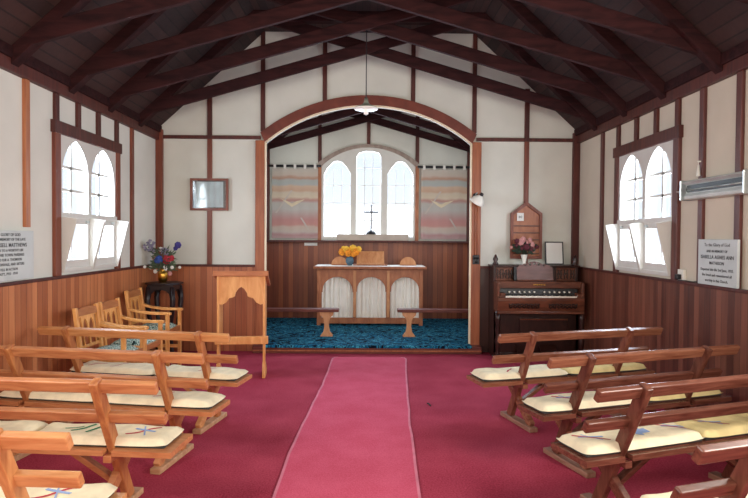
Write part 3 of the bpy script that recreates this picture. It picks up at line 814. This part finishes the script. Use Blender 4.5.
cushion(p, s, .04, .80, 'cream cushion on the nearest left pew in the bottom left corner', M['cushion'], [('x', -.18)], GL)
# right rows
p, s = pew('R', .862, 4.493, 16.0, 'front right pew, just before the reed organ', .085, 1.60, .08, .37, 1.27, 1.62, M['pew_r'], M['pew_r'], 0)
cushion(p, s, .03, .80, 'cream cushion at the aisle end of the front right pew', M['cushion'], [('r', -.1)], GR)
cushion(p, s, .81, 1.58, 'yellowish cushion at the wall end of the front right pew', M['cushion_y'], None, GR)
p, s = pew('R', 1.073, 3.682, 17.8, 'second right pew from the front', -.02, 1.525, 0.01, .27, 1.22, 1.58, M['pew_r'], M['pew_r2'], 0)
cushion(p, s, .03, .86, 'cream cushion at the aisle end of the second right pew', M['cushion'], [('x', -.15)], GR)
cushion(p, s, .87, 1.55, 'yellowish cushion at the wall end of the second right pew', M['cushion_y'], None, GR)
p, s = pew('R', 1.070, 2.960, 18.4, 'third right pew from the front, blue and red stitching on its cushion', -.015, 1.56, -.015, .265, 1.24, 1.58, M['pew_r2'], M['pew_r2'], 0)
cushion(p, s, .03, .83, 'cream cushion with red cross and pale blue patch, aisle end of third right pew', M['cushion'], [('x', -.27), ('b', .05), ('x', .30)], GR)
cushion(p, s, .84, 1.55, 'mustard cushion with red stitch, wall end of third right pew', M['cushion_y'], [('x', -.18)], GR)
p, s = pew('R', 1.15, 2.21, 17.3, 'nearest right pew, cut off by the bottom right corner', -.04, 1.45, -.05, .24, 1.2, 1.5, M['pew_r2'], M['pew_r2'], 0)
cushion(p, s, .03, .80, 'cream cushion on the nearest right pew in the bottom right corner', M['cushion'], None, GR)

# ------------------------------------------------------------------ armchairs
def armchair(label, x, y, rot, sc=1.0):
    t = thing('armchair', label, 'armchair', (x, y, 0), rot, 'golden oak armchairs along the left wall')
    S = lambda p: (p[0] * sc, p[1] * sc, p[2] * sc)
    for sy in (-1, 1):
        MB().bar(S((-.225, sy * .18, 0)), S((-.19, sy * .18, .46)), .036 * sc, .034 * sc, up=(1, 0, 0)).build('back_leg', M['chair'], t, .004)
        MB().bar(S((-.19, sy * .18, .44)), S((-.245, sy * .18, .862)), .036 * sc, .034 * sc, up=(1, 0, 0)).build('back_post', M['chair'], t, .005)
        MB().bar(S((.19, sy * .19, 0)), S((.19, sy * .19, .615)), .036 * sc, .036 * sc, up=(1, 0, 0)).build('front_leg', M['chair'], t, .004)
        m = MB(); pr = [(-.225, .675), (-.12, .648), (0, .632), (.1, .628), (.20, .628), (.225, .622)]
        for a, b in zip(pr, pr[1:]):
            m.prism([S((a[0], sy * .19 - .024, a[1] - .014)), S((b[0], sy * .19 - .024, b[1] - .014)), S((b[0], sy * .19 - .024, b[1] + .012)), S((a[0], sy * .19 - .024, a[1] + .012))], (0, .048 * sc, 0))
        m.build('armrest', M['chair'], t, .003)
        MB().span(S((-.2, sy * .18 - .012, .20)), S((.19, sy * .18 + .012, .235))).build('stretcher', M['chair'], t, .003)
        MB().span(S((-.19, sy * .18 - .012, .395)), S((.19, sy * .18 + .012, .45))).build('seat_rail', M['chair'], t, .003)
    MB().span(S((.178, -.18, .395)), S((.202, .18, .45))).build('seat_rail', M['chairtop'], t, .003)
    tilt = Matrix.Rotation(math.atan2(.055, .422), 4, 'Y')
    def onback(m2):
        return Matrix.Translation(S((-.19, 0, .44))) @ tilt.inverted() @ m2
    h = .425
    MB().plate([[(y_ * sc, z_ * sc) for y_, z_ in [(-.165, .345), (.165, .345), (.165, .40), (.10, .415), (0, .42), (-.10, .415), (-.165, .40)]]], .022 * sc, onback(PYZ(0, 1))).build('crest_rail', M['chairtop'], t, .003)
    lp = [[(y_ * sc, z_ * sc) for y_, z_ in rect(-.15, .15, .06, .345)]]
    for a, b in ((-.093, -.012), (.012, .093)):
        lp.append([(y_ * sc, z_ * sc) for y_, z_ in lancet(a, b, .085, .24, .318, 6)])
    for a, b in ((-.146, -.108), (.108, .146)):
        lp.append([(y_ * sc, z_ * sc) for y_, z_ in [(a, .085), (b, .085), (b, .25), (b - .004 if a < 0 else b, .335), (a + .004 if a > 0 else a, .335), (a, .25)]])
    MB().plate(lp, .014 * sc, onback(PYZ(0, 1))).build('gothic_splat', M['chair'], t, .002)
    m = MB(); nx = 10
    V = []
    for i in range(nx + 1):
        row = []
        for j in range(nx + 1):
            a = i / nx * 2 - 1; b = j / nx * 2 - 1
            e = max(0, (1 - abs(a) ** 4) * (1 - abs(b) ** 4)) ** .5
            row.append(m.bm.verts.new(S((a * .17 + .005, b * .165, .445 + .05 * e))))
        V.append(row)
    for i in range(nx):
        for j in range(nx):
            f = m.bm.faces.new((V[i][j], V[i + 1][j], V[i + 1][j + 1], V[i][j + 1])); f.smooth = True
    m.build('seat_pad', M['seatcloth'], t)
armchair('nearest of the three golden oak armchairs against the left wall', -2.30, 5.15, R(-2))
armchair('middle of the three golden oak armchairs against the left wall', -2.30, 5.61, R(-2))
armchair('golden oak armchair farthest from the camera, beside the black flower stand', -2.375, 6.41, R(0), 1.04)

# ------------------------------------------------------------------ flower stand, brass vase, bouquet
SX, SY = -2.49, 7.0
t = thing('flower_stand', 'black octagonal flower stand with splayed arched legs in the left corner', 'table', (SX, SY, 0))
oc = [(.222 * math.cos(R(22.5 + 45 * i)), .222 * math.sin(R(22.5 + 45 * i)), .905) for i in range(8)]
MB().prism(oc, (0, 0, .024)).build('tabletop', M['stand'], t, .005)
oc = [(.165 * math.cos(R(22.5 + 45 * i)), .165 * math.sin(R(22.5 + 45 * i)), .80) for i in range(8)]
m = MB()
for k in range(4):
    a = R(45 + 90 * k); 
for i in range(4):
    rot = Matrix.Rotation(R(90 * i), 4, 'Z')
    pl_ = [(-.15, .905), (-.15, .72), (-.12, .74), (-.105, .80), (-.07, .835), (0, .85), (.07, .835), (.105, .80), (.12, .74), (.15, .72), (.15, .905)]
    m.plate([pl_], .018, rot @ PXZ(-.145))
m.build('arched_apron', M['stand'], t, .002)
for i in range(4):
    a = R(45 + 90 * i); c, sn = math.cos(a), math.sin(a)
    pts = [(.20, .88), (.215, .72), (.20, .58), (.175, .45), (.17, .30), (.19, .12), (.215, 0)]
    m = MB(); m.tube([(r * c, r * sn, z) for r, z in pts], [.03, .034, .03, .024, .022, .024, .028], 8)
    m.build('leg', M['stand'], t)
MB().prism([(.13 * math.cos(R(22.5 + 45 * i)), .13 * math.sin(R(22.5 + 45 * i)), .38) for i in range(8)], (0, 0, .02)).build('shelf', M['stand'], t, .003)
tag(MB().lathe([(.035, 0), (.04, .004), (.055, .04), (.062, .085), (.055, .12), (.036, .145), (.04, .165), (.046, .172), (.034, .16)], (-2.51, SY, .929)).build('brass_vase', M['brass']),
    'bulbous brass vase on the black flower stand', 'vase')
t = thing('mixed_bouquet', 'mixed bouquet of lilac, red, white and blue flowers in the brass vase', 'flowers', (-2.51, SY, 1.06))
for i, (x, z, r, mt) in enumerate(((-.165, .31, .06, 'lilac'), (-.12, .345, .05, 'lilac'), (-.13, .26, .045, 'lilac'), (.03, .24, .055, 'lilac'), (-.03, .27, .04, 'whitep'), (.205, .325, .045, 'purple'), (.175, .285, .03, 'purple'),
                                   (.06, .145, .06, 'redp'), (.11, .165, .042, 'redp'), (.03, .165, .04, 'redp'), (-.02, .15, .052, 'bluep'), (-.055, .135, .035, 'bluep'), (-.10, .17, .04, 'pinkp'), (-.16, .045, .03, 'whitep'), (-.19, .06, .026, 'whitep'),
                                   (.03, .04, .042, 'whitep'), (-.095, .0, .034, 'whitep'), (.14, .055, .028, 'whitep'), (.20, .05, .024, 'whitep'), (.11, -.02, .03, 'pinkp'))):
    m = MB(); y = random.uniform(-.08, .04)
    if mt == 'lilac':
        for q in range(34):
            v = Vector((random.gauss(0, 1), random.gauss(0, 1), random.gauss(0, 1))).normalized() * r * random.uniform(.6, 1)
            m.ball((x + v.x, y + v.y, z + v.z), .011, 5)
    else:
        petals(m, (x, y, z), r * (.78 if mt == 'whitep' else .95), 7, layers=2)
    b = m.build('bloom', M[mt], t)
    MB().tube([(0, 0, 0), (x * .35, y * .4, z * .5 + .02), (x, y, z - .01)], .0035, 5).build('stem', M['leaf'], b)
m = MB()
for i in range(150):
    a = random.uniform(0, 6.28); e = random.uniform(-.25, 1)
    r = random.uniform(.02, .13); z = .0 + random.uniform(0, .26)
    leaf(m, (r * math.cos(a), r * .6 * math.sin(a), z), (math.cos(a), .6 * math.sin(a), e), random.uniform(.05, .10), .012)
m.build('foliage', M['leaf'], t)

# ------------------------------------------------------------------ lectern
t = thing('lectern', 'golden oak lectern with a trefoil-cut front standing left of the chancel step', 'lectern', (-1.335, 6.03, 0), R(6))
MB().plate([[(-.24, 1.08), (-.24, .79), (-.20, .775), (-.155, .80), (-.125, .845), (-.085, .855), (-.065, .865), (-.06, .90), (-.03, .945), (0, .965), (.03, .945), (.06, .90), (.065, .865), (.085, .855), (.125, .845), (.155, .80), (.20, .775), (.24, .79), (.24, 1.08)]], .022, PXZ(-.01)).build('trefoil_front', M['lectern'], t, .003)
for s in (-1, 1):
    MB().span((s * .225, -.03, .10), (s * .25, .02, 1.08)).build('front_stile', M['lectern'], t, .004)
    MB().prism([(s * .225, .02, .40), (s * .225, .24, .40), (s * .225, .24, 1.0), (s * .225, .02, 1.085)], (s * .02, 0, 0)).build('side_panel', M['lectern'], t, .003)
    MB().prism([(s * .222, -.06, 0), (s * .222, .19, 0), (s * .222, .19, .05), (s * .222, .10, .12), (s * .222, .02, .17), (s * .222, -.03, .15), (s * .222, -.06, .06)], (s * .032, 0, 0)).build('foot', M['lectern'], t, .004)
    MB().span((s * .226, .0, .12), (s * .248, .07, .42)).build('lower_post', M['lectern'], t, .003)
MB().span((-.27, -.045, .36), (.28, .01, .44)).build('bottom_rail', M['lectern'], t, .005)
MB().prism([(-.28, -.06, 1.09), (-.28, .34, .945), (-.28, .35, .972), (-.28, -.06, 1.118)], (.56, 0, 0)).build('sloping_desk', M['lecterntop'], t, .006)
MB().span((-.285, -.075, 1.082), (.285, -.045, 1.135)).build('top_moulding', M['lecterntop'], t, .004)

# ------------------------------------------------------------------ reed organ
OX, OY = 2.115, 7.12
t = thing('reed_organ', 'dark walnut reed organ with stop knobs and carved panels in the right corner', 'reed organ', (OX, OY, 0))
for s in (-1, 1):
    MB().prism([(s * .50, -.0, 0), (s * .50, .26, 0), (s * .50, .26, 1.14), (s * .50, .03, 1.14), (s * .50, .03, .96), (s * .50, -.0, .96)], (s * .035, 0, 0)).build('side_panel', M['organ'], t, .005)
    MB().span((s * .50, -.20, .60), (s * .535, .0, .96)).build('cheek', M['organ_mid'], t, .008)
    m = MB(); m.lathe([(.03, .0), (.034, .06), (.022, .10), (.03, .16), (.038, .24), (.024, .30), (.034, .36), (.026, .44), (.036, .50), (.03, .60)], (s * .515, -.165, 0), 14)
    m.build('turned_bracket', M['organ'], t)
    f = MB().lathe([(.035, 0), (.04, .02), (.02, .045), (.034, .075), (.02, .11), (.008, .135)], (s * .505, .05, 1.155), 12).build('finial', M['organ'], t)
MB().span((-.53, .0, .03), (.53, .03, .62)).build('knee_panel', M['organ'], t)
MB().span((-.53, -.03, 0), (.53, .26, .06)).build('plinth', M['organ'], t, .006)
MB().span((-.55, .0, 1.135), (.55, .29, 1.16)).build('top_shelf', M['organ'], t, .006)
MB().span((-.50, .05, .96), (.50, .08, 1.135)).build('upper_back', M['organ'], t)
for x0, x1 in ((-.50, -.29), (.26, .50)):
    c = MB().span((x0, .028, .965), (x1, .05, 1.13)).build('fret_panel', M['organ_mid'], t, .003)
    m = MB(); n = 3
    for i in range(n):
        cx = x0 + (x1 - x0) * (i + .5) / n
        for sg in (-1, 1):
            m.tube([(cx + sg * .026, .026, .99), (cx + sg * .01, .024, 1.01), (cx + sg * .026, .024, 1.045), (cx + sg * .012, .024, 1.08), (cx + sg * .026, .026, 1.105)], .007, 6)
        m.ball((cx, .026, 1.05), .012, 8, (1, .5, 1))
    m.build('carving', M['black'], c)
# lid / nameboard, stop board, keys, key slip
MB().prism([(-.53, -.12, .885), (-.53, .05, .945), (-.53, .05, .97), (-.53, -.12, .91)], (1.06, 0, 0)).build('folding_lid', M['organ_mid'], t, .006)
nb = MB().span((-.53, -.135, .882), (.53, -.115, .965)).build('name_board', M['organ_mid'], t, .005)
m = MB()
for i in range(7): m.span((-.075 + i * .022, -.138, .918 + (.003 if i % 2 else 0)), (-.075 + i * .022 + .014, -.134, .934))
m.build('gilt_mark', M['brass'], nb)
sb = MB().bar((0, -.10, .80), (0, -.085, .885), .96, .02, up=(0, 1, 0)).build('stop_board', M['black'], t)
for i in range(13):
    if i == 6: continue
    x = -.37 + i * .062
    k = MB(); k.lathe([(.009, 0), (.007, .02), (.011, .024), (.012, .032), (.006, .036)], (x, -.10, .835), 10, Matrix.Rotation(R(90), 3, 'X')); k.build('stop_knob', M['ivory'], t)
m = MB(); n = 36
for i in range(n):
    x0 = -.435 + .87 * i / n
    m.span((x0 + .0008, -.215, .775), (x0 + .87 / n - .0008, -.09, .793))
m.build('white_keys', M['ivory'], t)
m = MB()
for i in range(n - 1):
    if i % 7 in (2, 6): continue
    x0 = -.435 + .87 * (i + 1) / n
    m.span((x0 - .007, -.175, .79), (x0 + .007, -.09, .806))
m.build('black_keys', M['black'], t)
for s in (-1, 1): MB().span((s * .437, -.215, .76), (s * .50, -.09, .83)).build('key_block', M['organ_mid'], t, .004)
MB().span((-.53, -.225, .74), (.53, -.05, .774)).build('key_bed', M['organ_mid'], t, .005)
ks = MB().prism([(-.53, -.225, .742), (-.53, -.205, .742), (-.53, -.175, .60), (-.53, -.20, .60)], (1.06, 0, 0)).build('key_slip', M['organ_mid'], t, .004)
MB().span((-.53, -.215, .575), (.53, -.03, .605)).build('slip_moulding', M['organ_mid'], t, .006)
for x0, x1 in ((-.40, -.02), (.09, .44)):
    nn = 7; m = MB()
    for i in range(nn):
        cx = x0 + (x1 - x0) * (i + .5) / nn
        for sg in (-1, 1): m.tube([(cx + sg * .022, -.226 + .004, .70), (cx + sg * .006, -.222, .685), (cx + sg * .02, -.217, .665), (cx, -.212, .645)], .008, 6)
    m.build('carving', M['black'], ks)
MB().span((-.21, -.035, .30), (.39, .005, .475)).build('swell_panel', M['organ'], t, .005)
MB().span((-.21, -.05, .475), (.39, .005, .495)).build('panel_moulding', M['organ_mid'], t, .005)
for x in (-.16, .14):
    MB().bar((x, -.16, .05), (x, .0, .16), .20, .02, up=(0, 0, 1)).build('pedal', M['organ'], t, .004)
# music desk on the organ
t = thing('music_desk', 'brown music desk with a scalloped pierced top on the reed organ', 'music desk', (2.075, 7.035, .972), 0)
top = [(-.225, .165), (-.20, .175), (-.185, .20), (-.15, .20), (-.13, .215), (-.10, .21), (-.07, .225), (-.035, .24), (0, .245), (.035, .24), (.07, .225), (.10, .21), (.13, .215), (.15, .20), (.185, .20), (.20, .175), (.225, .165)]
lp = [[(-.225, 0), (-.225, .165)] + top[1:-1] + [(.225, .165), (.225, 0)]]
for cx, cz_, r in ((-.115, .19, .012), (-.055, .205, .016), (.0, .215, .014), (.055, .205, .016), (.115, .19, .012)):
    lp.append(arc(cx, cz_, r, 0, 330, 11))
MB().plate(lp, .016, Matrix.Translation((0, 0, 0)) @ Matrix.Rotation(R(-14), 4, 'X') @ PXZ(0)).build('pierced_panel', wood('greyed_walnut', '#55352c', '#765047', (5, 20, 20), .4), t, .003)
MB().span((-.235, -.04, 0), (.225, .012, .016)).build('ledge', M['organ_mid'], t, .003)
m = MB()
for s_ in (-1,):
    m.plate([[(-.26, .0), (-.235, .0), (-.225, .05), (-.235, .09), (-.222, .13), (-.23, .18), (-.25, .17), (-.262, .12), (-.25, .08), (-.265, .04)]], .014, Matrix.Rotation(R(-14), 4, 'X') @ PXZ(0))
m.build('scroll_bracket', M['black'], t)
# vase with pink flowers on the organ
tag(MB().lathe([(.024, 0), (.03, .004), (.022, .03), (.03, .08), (.042, .125), (.044, .13), (.034, .12)], (1.985, 7.22, 1.16)).build('flower_vase', M['enamel']),
    'small white vase on the reed organ behind the music desk', 'vase')
t = thing('pink_bouquet', 'bunch of dusty pink and maroon flowers on the reed organ', 'flowers', (1.985, 7.22, 1.25))
for i, (x, z, r, mt) in enumerate(((-.06, .20, .045, 'pinkp'), (.03, .19, .04, 'pinkp'), (.085, .17, .04, 'pinkp'), (-.02, .235, .035, 'pinkp'), (.06, .225, .03, 'pinkp'), (-.10, .15, .036, 'maroonp'), (-.11, .21, .035, 'maroonp'), (.01, .14, .045, 'maroonp'), (.12, .11, .04, 'pinkp'), (-.045, .12, .03, 'maroonp'), (.07, .11, .035, 'maroonp'), (.155, .14, .028, 'maroonp'), (-.165, .13, .024, 'pinkp'))):
    m = MB(); y = random.uniform(-.07, .03); petals(m, (x, y, z), r, 7)
    b = m.build('bloom', M[mt], t)
    MB().tube([(0, 0, 0), (x * .3, y * .4, z * .5), (x, y, z - .01)], .003, 5).build('stem', M['darkleaf'], b)
m = MB()
for i in range(70):
    a = random.uniform(0, 6.28); r = random.uniform(.01, .11)
    leaf(m, (r * math.cos(a), r * .5 * math.sin(a) - .02, .05 + random.uniform(0, .12)), (math.cos(a), .5 * math.sin(a), random.uniform(-.2, .9)), random.uniform(.05, .08), .016)
m.build('foliage', M['darkleaf'], t)
# framed notice
t = thing('framed_notice', 'white notice in a thin dark frame standing on the organ top', 'notice', (2.41, 7.33, 1.162))
MB().plate([rect(-.118, .118, 0, .295), rect(-.105, .105, .013, .282)], .016, Matrix.Rotation(R(-8), 4, 'X') @ PXZ(0)).build('frame', M['darkmetal'], t, .002)
pp = MB().plate([rect(-.105, .105, .013, .282)], .004, Matrix.Rotation(R(-8), 4, 'X') @ PXZ(0)).build('sheet', M['paper'], t)

# hymn board
t = thing('hymn_board', 'brown wooden hymn board with a pointed top on the gable wall above the organ', 'hymn board', (2.055, D - .03, 1.24))
MB().plate([[(-.195, 0), (.195, 0), (.195, .575), (0, .72), (-.195, .575)]], .02, PXZ(-.01)).build('backboard', M['altar'], t, .003)
m = MB()
m.plate([[(-.205, -.01), (.205, -.01), (.205, .58), (0, .735), (-.205, .58)], [(-.17, .03), (.17, .03), (.17, .56), (0, .685), (-.17, .56)]], .035, PXZ(-.025)); m.build('frame', M['stud'], t, .003)
for i in range(5):
    MB().span((-.17, -.036, .05 + .09 * i), (.17, -.02, .066 + .09 * i)).build('slot_rail', M['organ_mid'], t, .002)
cd = MB().span((-.125, -.045, .482), (-.038, -.038, .585)).build('number_card', M['paper'], t)
MB().mesh(text_mesh('80', .045, .0006, bold=True), PXZ(-.0455, -.0815, .518)).build('numerals', M['greyink'], cd)

# picture frame
t = thing('framed_picture', 'small framed picture with a painted pale blue reflection on the gable wall left of the arch', 'picture', (-2.057, D - .03, 2.035))
MB().plate([rect(-.245, .245, -.207, .207), rect(-.215, .215, -.178, .178)], .03, PXZ(-.015)).build('frame', M['stud'], t, .004)
MB().plate([rect(-.215, .215, -.178, .178)], .006, PXZ(-.006)).build('dark_mount', M['heat_dark'], t)
MB().plate([rect(-.165, .18, -.165, .165)], .004, PXZ(-.011)).build('print', M['print'], t)  # pale patch painted for the window reflected in the glass
MB().plate([rect(-.215, .215, -.178, .178)], .002, PXZ(-.018)).build('glass', M['picglass'], t)

# ------------------------------------------------------------------ plaques with lettering
def plaque(label, side, y0, y1, z0, z1, lines):
    X = side * (W - .001)
    t = thing('memorial_plaque', label, 'plaque', (X, (y0 + y1) / 2, z0), 0, None)
    w = y1 - y0; h = z1 - z0
    MB().span((-side * .030, -w / 2, 0), (-side * .05, w / 2, h)).build('slab', M['stone'], t, .003)
    m = MB()
    for z in (.03, h - .05): m.span((0, -w / 2 + .05, z), (-side * .031, w / 2 - .05, z + .02))
    m.build('fixing_batten', M['stone'], t)
    m = MB()
    for txt, size, zz, bold in lines:
        m.mesh(text_mesh(txt, size, .0008, bold=bold), PYZ(-side * .0505, -side, 0, zz) if False else
               Matrix.Translation((-side * .0505, 0, zz)) @ (Matrix(((0, 0, 1, 0), (1, 0, 0, 0), (0, 1, 0, 0), (0, 0, 0, 1))) if side < 0 else Matrix(((0, 0, -1, 0), (-1, 0, 0, 0), (0, 1, 0, 0), (0, 0, 0, 1)))))
    m.build('inscription', M['ink'], t)
plaque('pale grey memorial plaque with black lettering on the right wall below the heater', 1, 4.135, 4.63, 1.14, 1.50, [
    ('To the Glory of God', .036, .305, False), ('AND IN MEMORY OF', .027, .258, True), ('ISABELLA AGNES ANN', .040, .208, True), ('MATHESON', .034, .163, True),
    ('Departed this life 2nd June, 1933.', .029, .113, True), ('She loved and remembered all', .029, .070, True), ('worship in this Church.', .029, .028, True)])
plaque('pale grey memorial plaque with black lettering on the left wall, cut by the frame edge', -1, 3.92, 4.63, 1.15, 1.53, [
    ('TO THE GLORY OF GOD', .031, .338, True), ('AND IN THE MEMORY OF THE LATE', .029, .303, True), ('JOHN RUSSELL MATTHEWS', .041, .256, True), ('DEDICATED TO A WORTHY LIFE', .028, .220, True),
    ('ALSO, BY THIS TOWN PARISHES', .030, .185, True), ('FOUNDED FOR A. THOMSON', .028, .150, True), ('OF MATHESONVALE, AND SISTERS', .028, .115, True), ('WHO FELL IN ACTION', .027, .078, True), ('ON DUTY, 1915 - 1918', .027, .045, True)])

# ------------------------------------------------------------------ heater, socket, lamps, switch
t = thing('radiant_heater', 'long steel radiant wall heater above the right plaque', 'heater', (W - .03, 4.36, 1.90))
L_ = .40
m = MB()
prof = [(0, .075), (-.07, .085), (-.10, .07), (-.062, .05), (-.062, -.02), (-.082, -.045), (-.075, -.07), (0, -.075)]
m.prism([(x, -L_, z) for x, z in prof], (0, 2 * L_, 0)); m.build('housing', M['heatbody'], t, .004)
m = MB()
m.mesh(plate_mesh([[(-L_ + .05, -.015)] + [(L_ - .05, -.015)] + [(L_ - .05 + .03 * math.cos(R(q)), .016 + .030 * math.sin(R(q))) for q in range(-75, 90, 15)] + [(-L_ + .05, .046)] + [(-L_ + .05 - .03 * math.cos(R(q)), .016 + .030 * math.sin(R(q))) for q in range(75, -90, -15)]], .01), PYZ(-.064, 1))
m.build('trough', M['heat_dark'], t)
MB().tube([(-.074, -L_ + .06, .004), (-.074, L_ - .06, .004)], .007, 8).build('element', M['steel'], t)
for s in (-1, 1): MB().span((-.11, s * L_ - .008, -.08), (0, s * L_ + .008, .09)).build('end_cap', M['steel'], t, .006)
MB().tube([(-.02, L_, .0), (0, L_ + .12, .01), (.0, L_ + .25, .015)], .006, 6).build('cable', M['enamel'], t)
t = thing('glint_shape', 'small white shape standing for a glint on the right wall just above the heater', 'glint shape', (W - .045, 4.66, 2.02))
MB().tube([(0, 0, .02), (0, 0, .12)], .003, 6).build('cord', M['enamel'], t)  # modelled shape standing for a glint above the heater
MB().lathe([(.006, .09), (.014, .02), (.016, 0), (.006, -.005)], n=10).build('glint_drop', M['enamel'], t)
MB().span((-.006, -.008, .112), (.045, .008, .124)).build('glint_hook', M['enamel'], t, .002)
t = thing('power_socket', 'white wall socket with a black plug below the right window', 'socket', (W, 4.93, 1.137))
MB().span((-.03, -.045, .008), (0, .045, .10)).build('socket_plate', M['enamel'], t, .005)
pg = MB().span((-.07, -.022, .015), (-.03, .022, .058)).build('plug', M['darkmetal'], t, .006)
MB().tube([(-.06, 0, .02), (-.06, -.03, .006), (-.035, -.1, .008), (-.035, -.20, .006), (-.035, -.26, .012)], .005, 6).build('flex', M['darkmetal'], pg)

t = thing('pendant_lamp', 'white enamel pendant lamp hanging on a long cord before the arch', 'lamp', (-.03, 6.0, 2.79))
MB().tube([(0, 0, .16), (0, 0, .875)], .0055, 6).build('cord', M['darkmetal'], t)
MB().lathe([(.122, .05), (.125, .056), (.118, .064), (.07, .082), (.04, .098), (.024, .12), (.018, .165), (.012, .16), (.03, .094), (.065, .076), (.11, .058)], n=28).build('lamp_shade', M['enamel_grey'], t)
MB().lathe([(.123, .046), (.127, .052), (.123, .058), (.117, .052)], n=28).build('shade_rim', M['enamel'], t)
MB().lathe([(.006, -.012), (.024, -.004), (.026, .04), (.022, .075)], n=14).build('bulb', M['frost'], t)

t = thing('wall_lamp', 'white enamel wall lamp tilted on the right post of the chancel arch', 'lamp', (1.41, D - .05, 1.985))
rot = Matrix.Rotation(R(28), 3, 'Y') @ Matrix.Rotation(R(22), 3, 'X')
MB().lathe([(.098, -.07), (.10, -.062), (.075, -.012), (.035, .028), (.022, .045), (.012, .04), (.06, -.01), (.088, -.064)], (0.01, -.11, .02), 24, rot).build('lamp_shade', M['enamel'], t)
MB().lathe([(.02, -.05), (.026, -.02), (.018, .03)], (0.01, -.11, .02), 14, rot).build('bulb', M['frost'], t)
MB().lathe([(.022, .03), (.026, .045), (.02, .075)], (0.01, -.11, .02), 14, rot).build('lamp_holder', M['darkmetal'], t)
MB().tube([(-.01, -.07, .09), (-.02, -.03, .08), (-.02, 0, .06)], .009, 8).build('arm', M['steel'], t)
MB().lathe([(.035, 0), (.03, .014), (.01, .02)], (-.02, 0, .06), 14, Matrix.Rotation(R(90), 3, 'X')).build('wall_plate', M['darkmetal'], t)
t = thing('light_switch', 'black double light switch on the right arch post with conduit rising to the lamp', 'switch', (1.405, D - .05, 1.20))
MB().span((-.045, -.018, -.045), (.045, 0, .075)).build('back_plate', M['darkmetal'], t, .004)
for x, z in ((-.02, .035), (.02, .035), (0, -.015)):
    MB().lathe([(.018, 0), (.016, .014), (.008, .022)], (x, -.018, z), 12, Matrix.Rotation(R(90), 3, 'X')).build('switch_dome', M['black'], t)
for x in (-.02, .012):
    MB().tube([(x, -.008, .075), (x, -.008, .78)], .006, 6).build('conduit', M['arch'], t)

# ------------------------------------------------------------------ light
wd = bpy.data.worlds.new('overcast_sky'); scn.world = wd; wd.use_nodes = True
bg = wd.node_tree.nodes['Background']; bg.inputs['Color'].default_value = (.93, .97, 1, 1); bg.inputs['Strength'].default_value = 1.0

def area(name, loc, direction, sx, sy, power, col=(1, 1, 1)):
    l = bpy.data.lights.new(name, 'AREA'); l.shape = 'RECTANGLE'; l.size = sx; l.size_y = sy; l.energy = power; l.color = col
    o = bpy.data.objects.new(name, l); C.objects.link(o); o.location = loc
    o.rotation_euler = Vector(direction).to_track_quat('-Z', 'Y').to_euler()
    return o
cool = (.90, .96, 1); warm = (1, .955, .88)
area('window_light_left', (-W - .25, 5.64, 1.85), (1, -.1, -.15), 1.1, 1.1, 95, cool)
area('window_light_right', (W + .25, 5.64, 1.85), (-1, -.1, -.15), 1.1, 1.1, 95, cool)
area('window_light_east', (0, CE + .3, 2.2), (0, -1, -.15), 1.6, 1.4, 90, cool)
# the windows of the nave beyond the picture
for y in (2.2, -.8):
    area('nave_window_left', (-W + .05, y, 1.9), (1, .1, -.1), 1.1, 1.2, 45, warm)
    area('nave_window_right', (W - .05, y, 1.9), (-1, .1, -.1), 1.1, 1.2, 85, warm)
# added fill lamps by the chancel side walls, unseen behind the arch posts
area('chancel_fill_left', (-CW + .05, 8.2, 2.0), (1, .25, -.1), .6, .8, 12, cool)
area('chancel_fill_right', (CW - .05, 8.2, 2.0), (-1, .25, -.1), .6, .8, 12, cool)
area('rear_fill', (0, YB + .1, 1.7), (0, 1, -.22), 3.6, 2.0, 190, warm)  # added lamp behind the camera, brightens the nave and altar front

# ------------------------------------------------------------------ camera
F = 570.
a, p_, ro = R(.603), R(1.206), R(.40)
fw = Vector((math.sin(a) * math.cos(p_), math.cos(a) * math.cos(p_), -math.sin(p_)))
rt0 = Vector((math.cos(a), -math.sin(a), 0)); up0 = rt0.cross(fw)
rt = rt0 * math.cos(ro) + up0 * math.sin(ro); up = up0 * math.cos(ro) - rt0 * math.sin(ro)
cam = bpy.data.cameras.new('camera'); cam.sensor_width = 36; cam.lens = F * 36 / 748; cam.clip_start = .05
co = bpy.data.objects.new('camera', cam); C.objects.link(co)
mt = Matrix((rt, up, -fw)).transposed().to_4x4(); mt.translation = (0, 0, 1.5)
co.matrix_world = mt
scn.camera = co
scn.view_settings.view_transform = 'Standard'
scn.view_settings.exposure = .4
scn.cycles.use_denoising = True
scn.cycles.max_bounces = 10
scn.cycles.diffuse_bounces = 6
scn.cycles.transparent_max_bounces = 12
scn.cycles.sample_clamp_indirect = 6
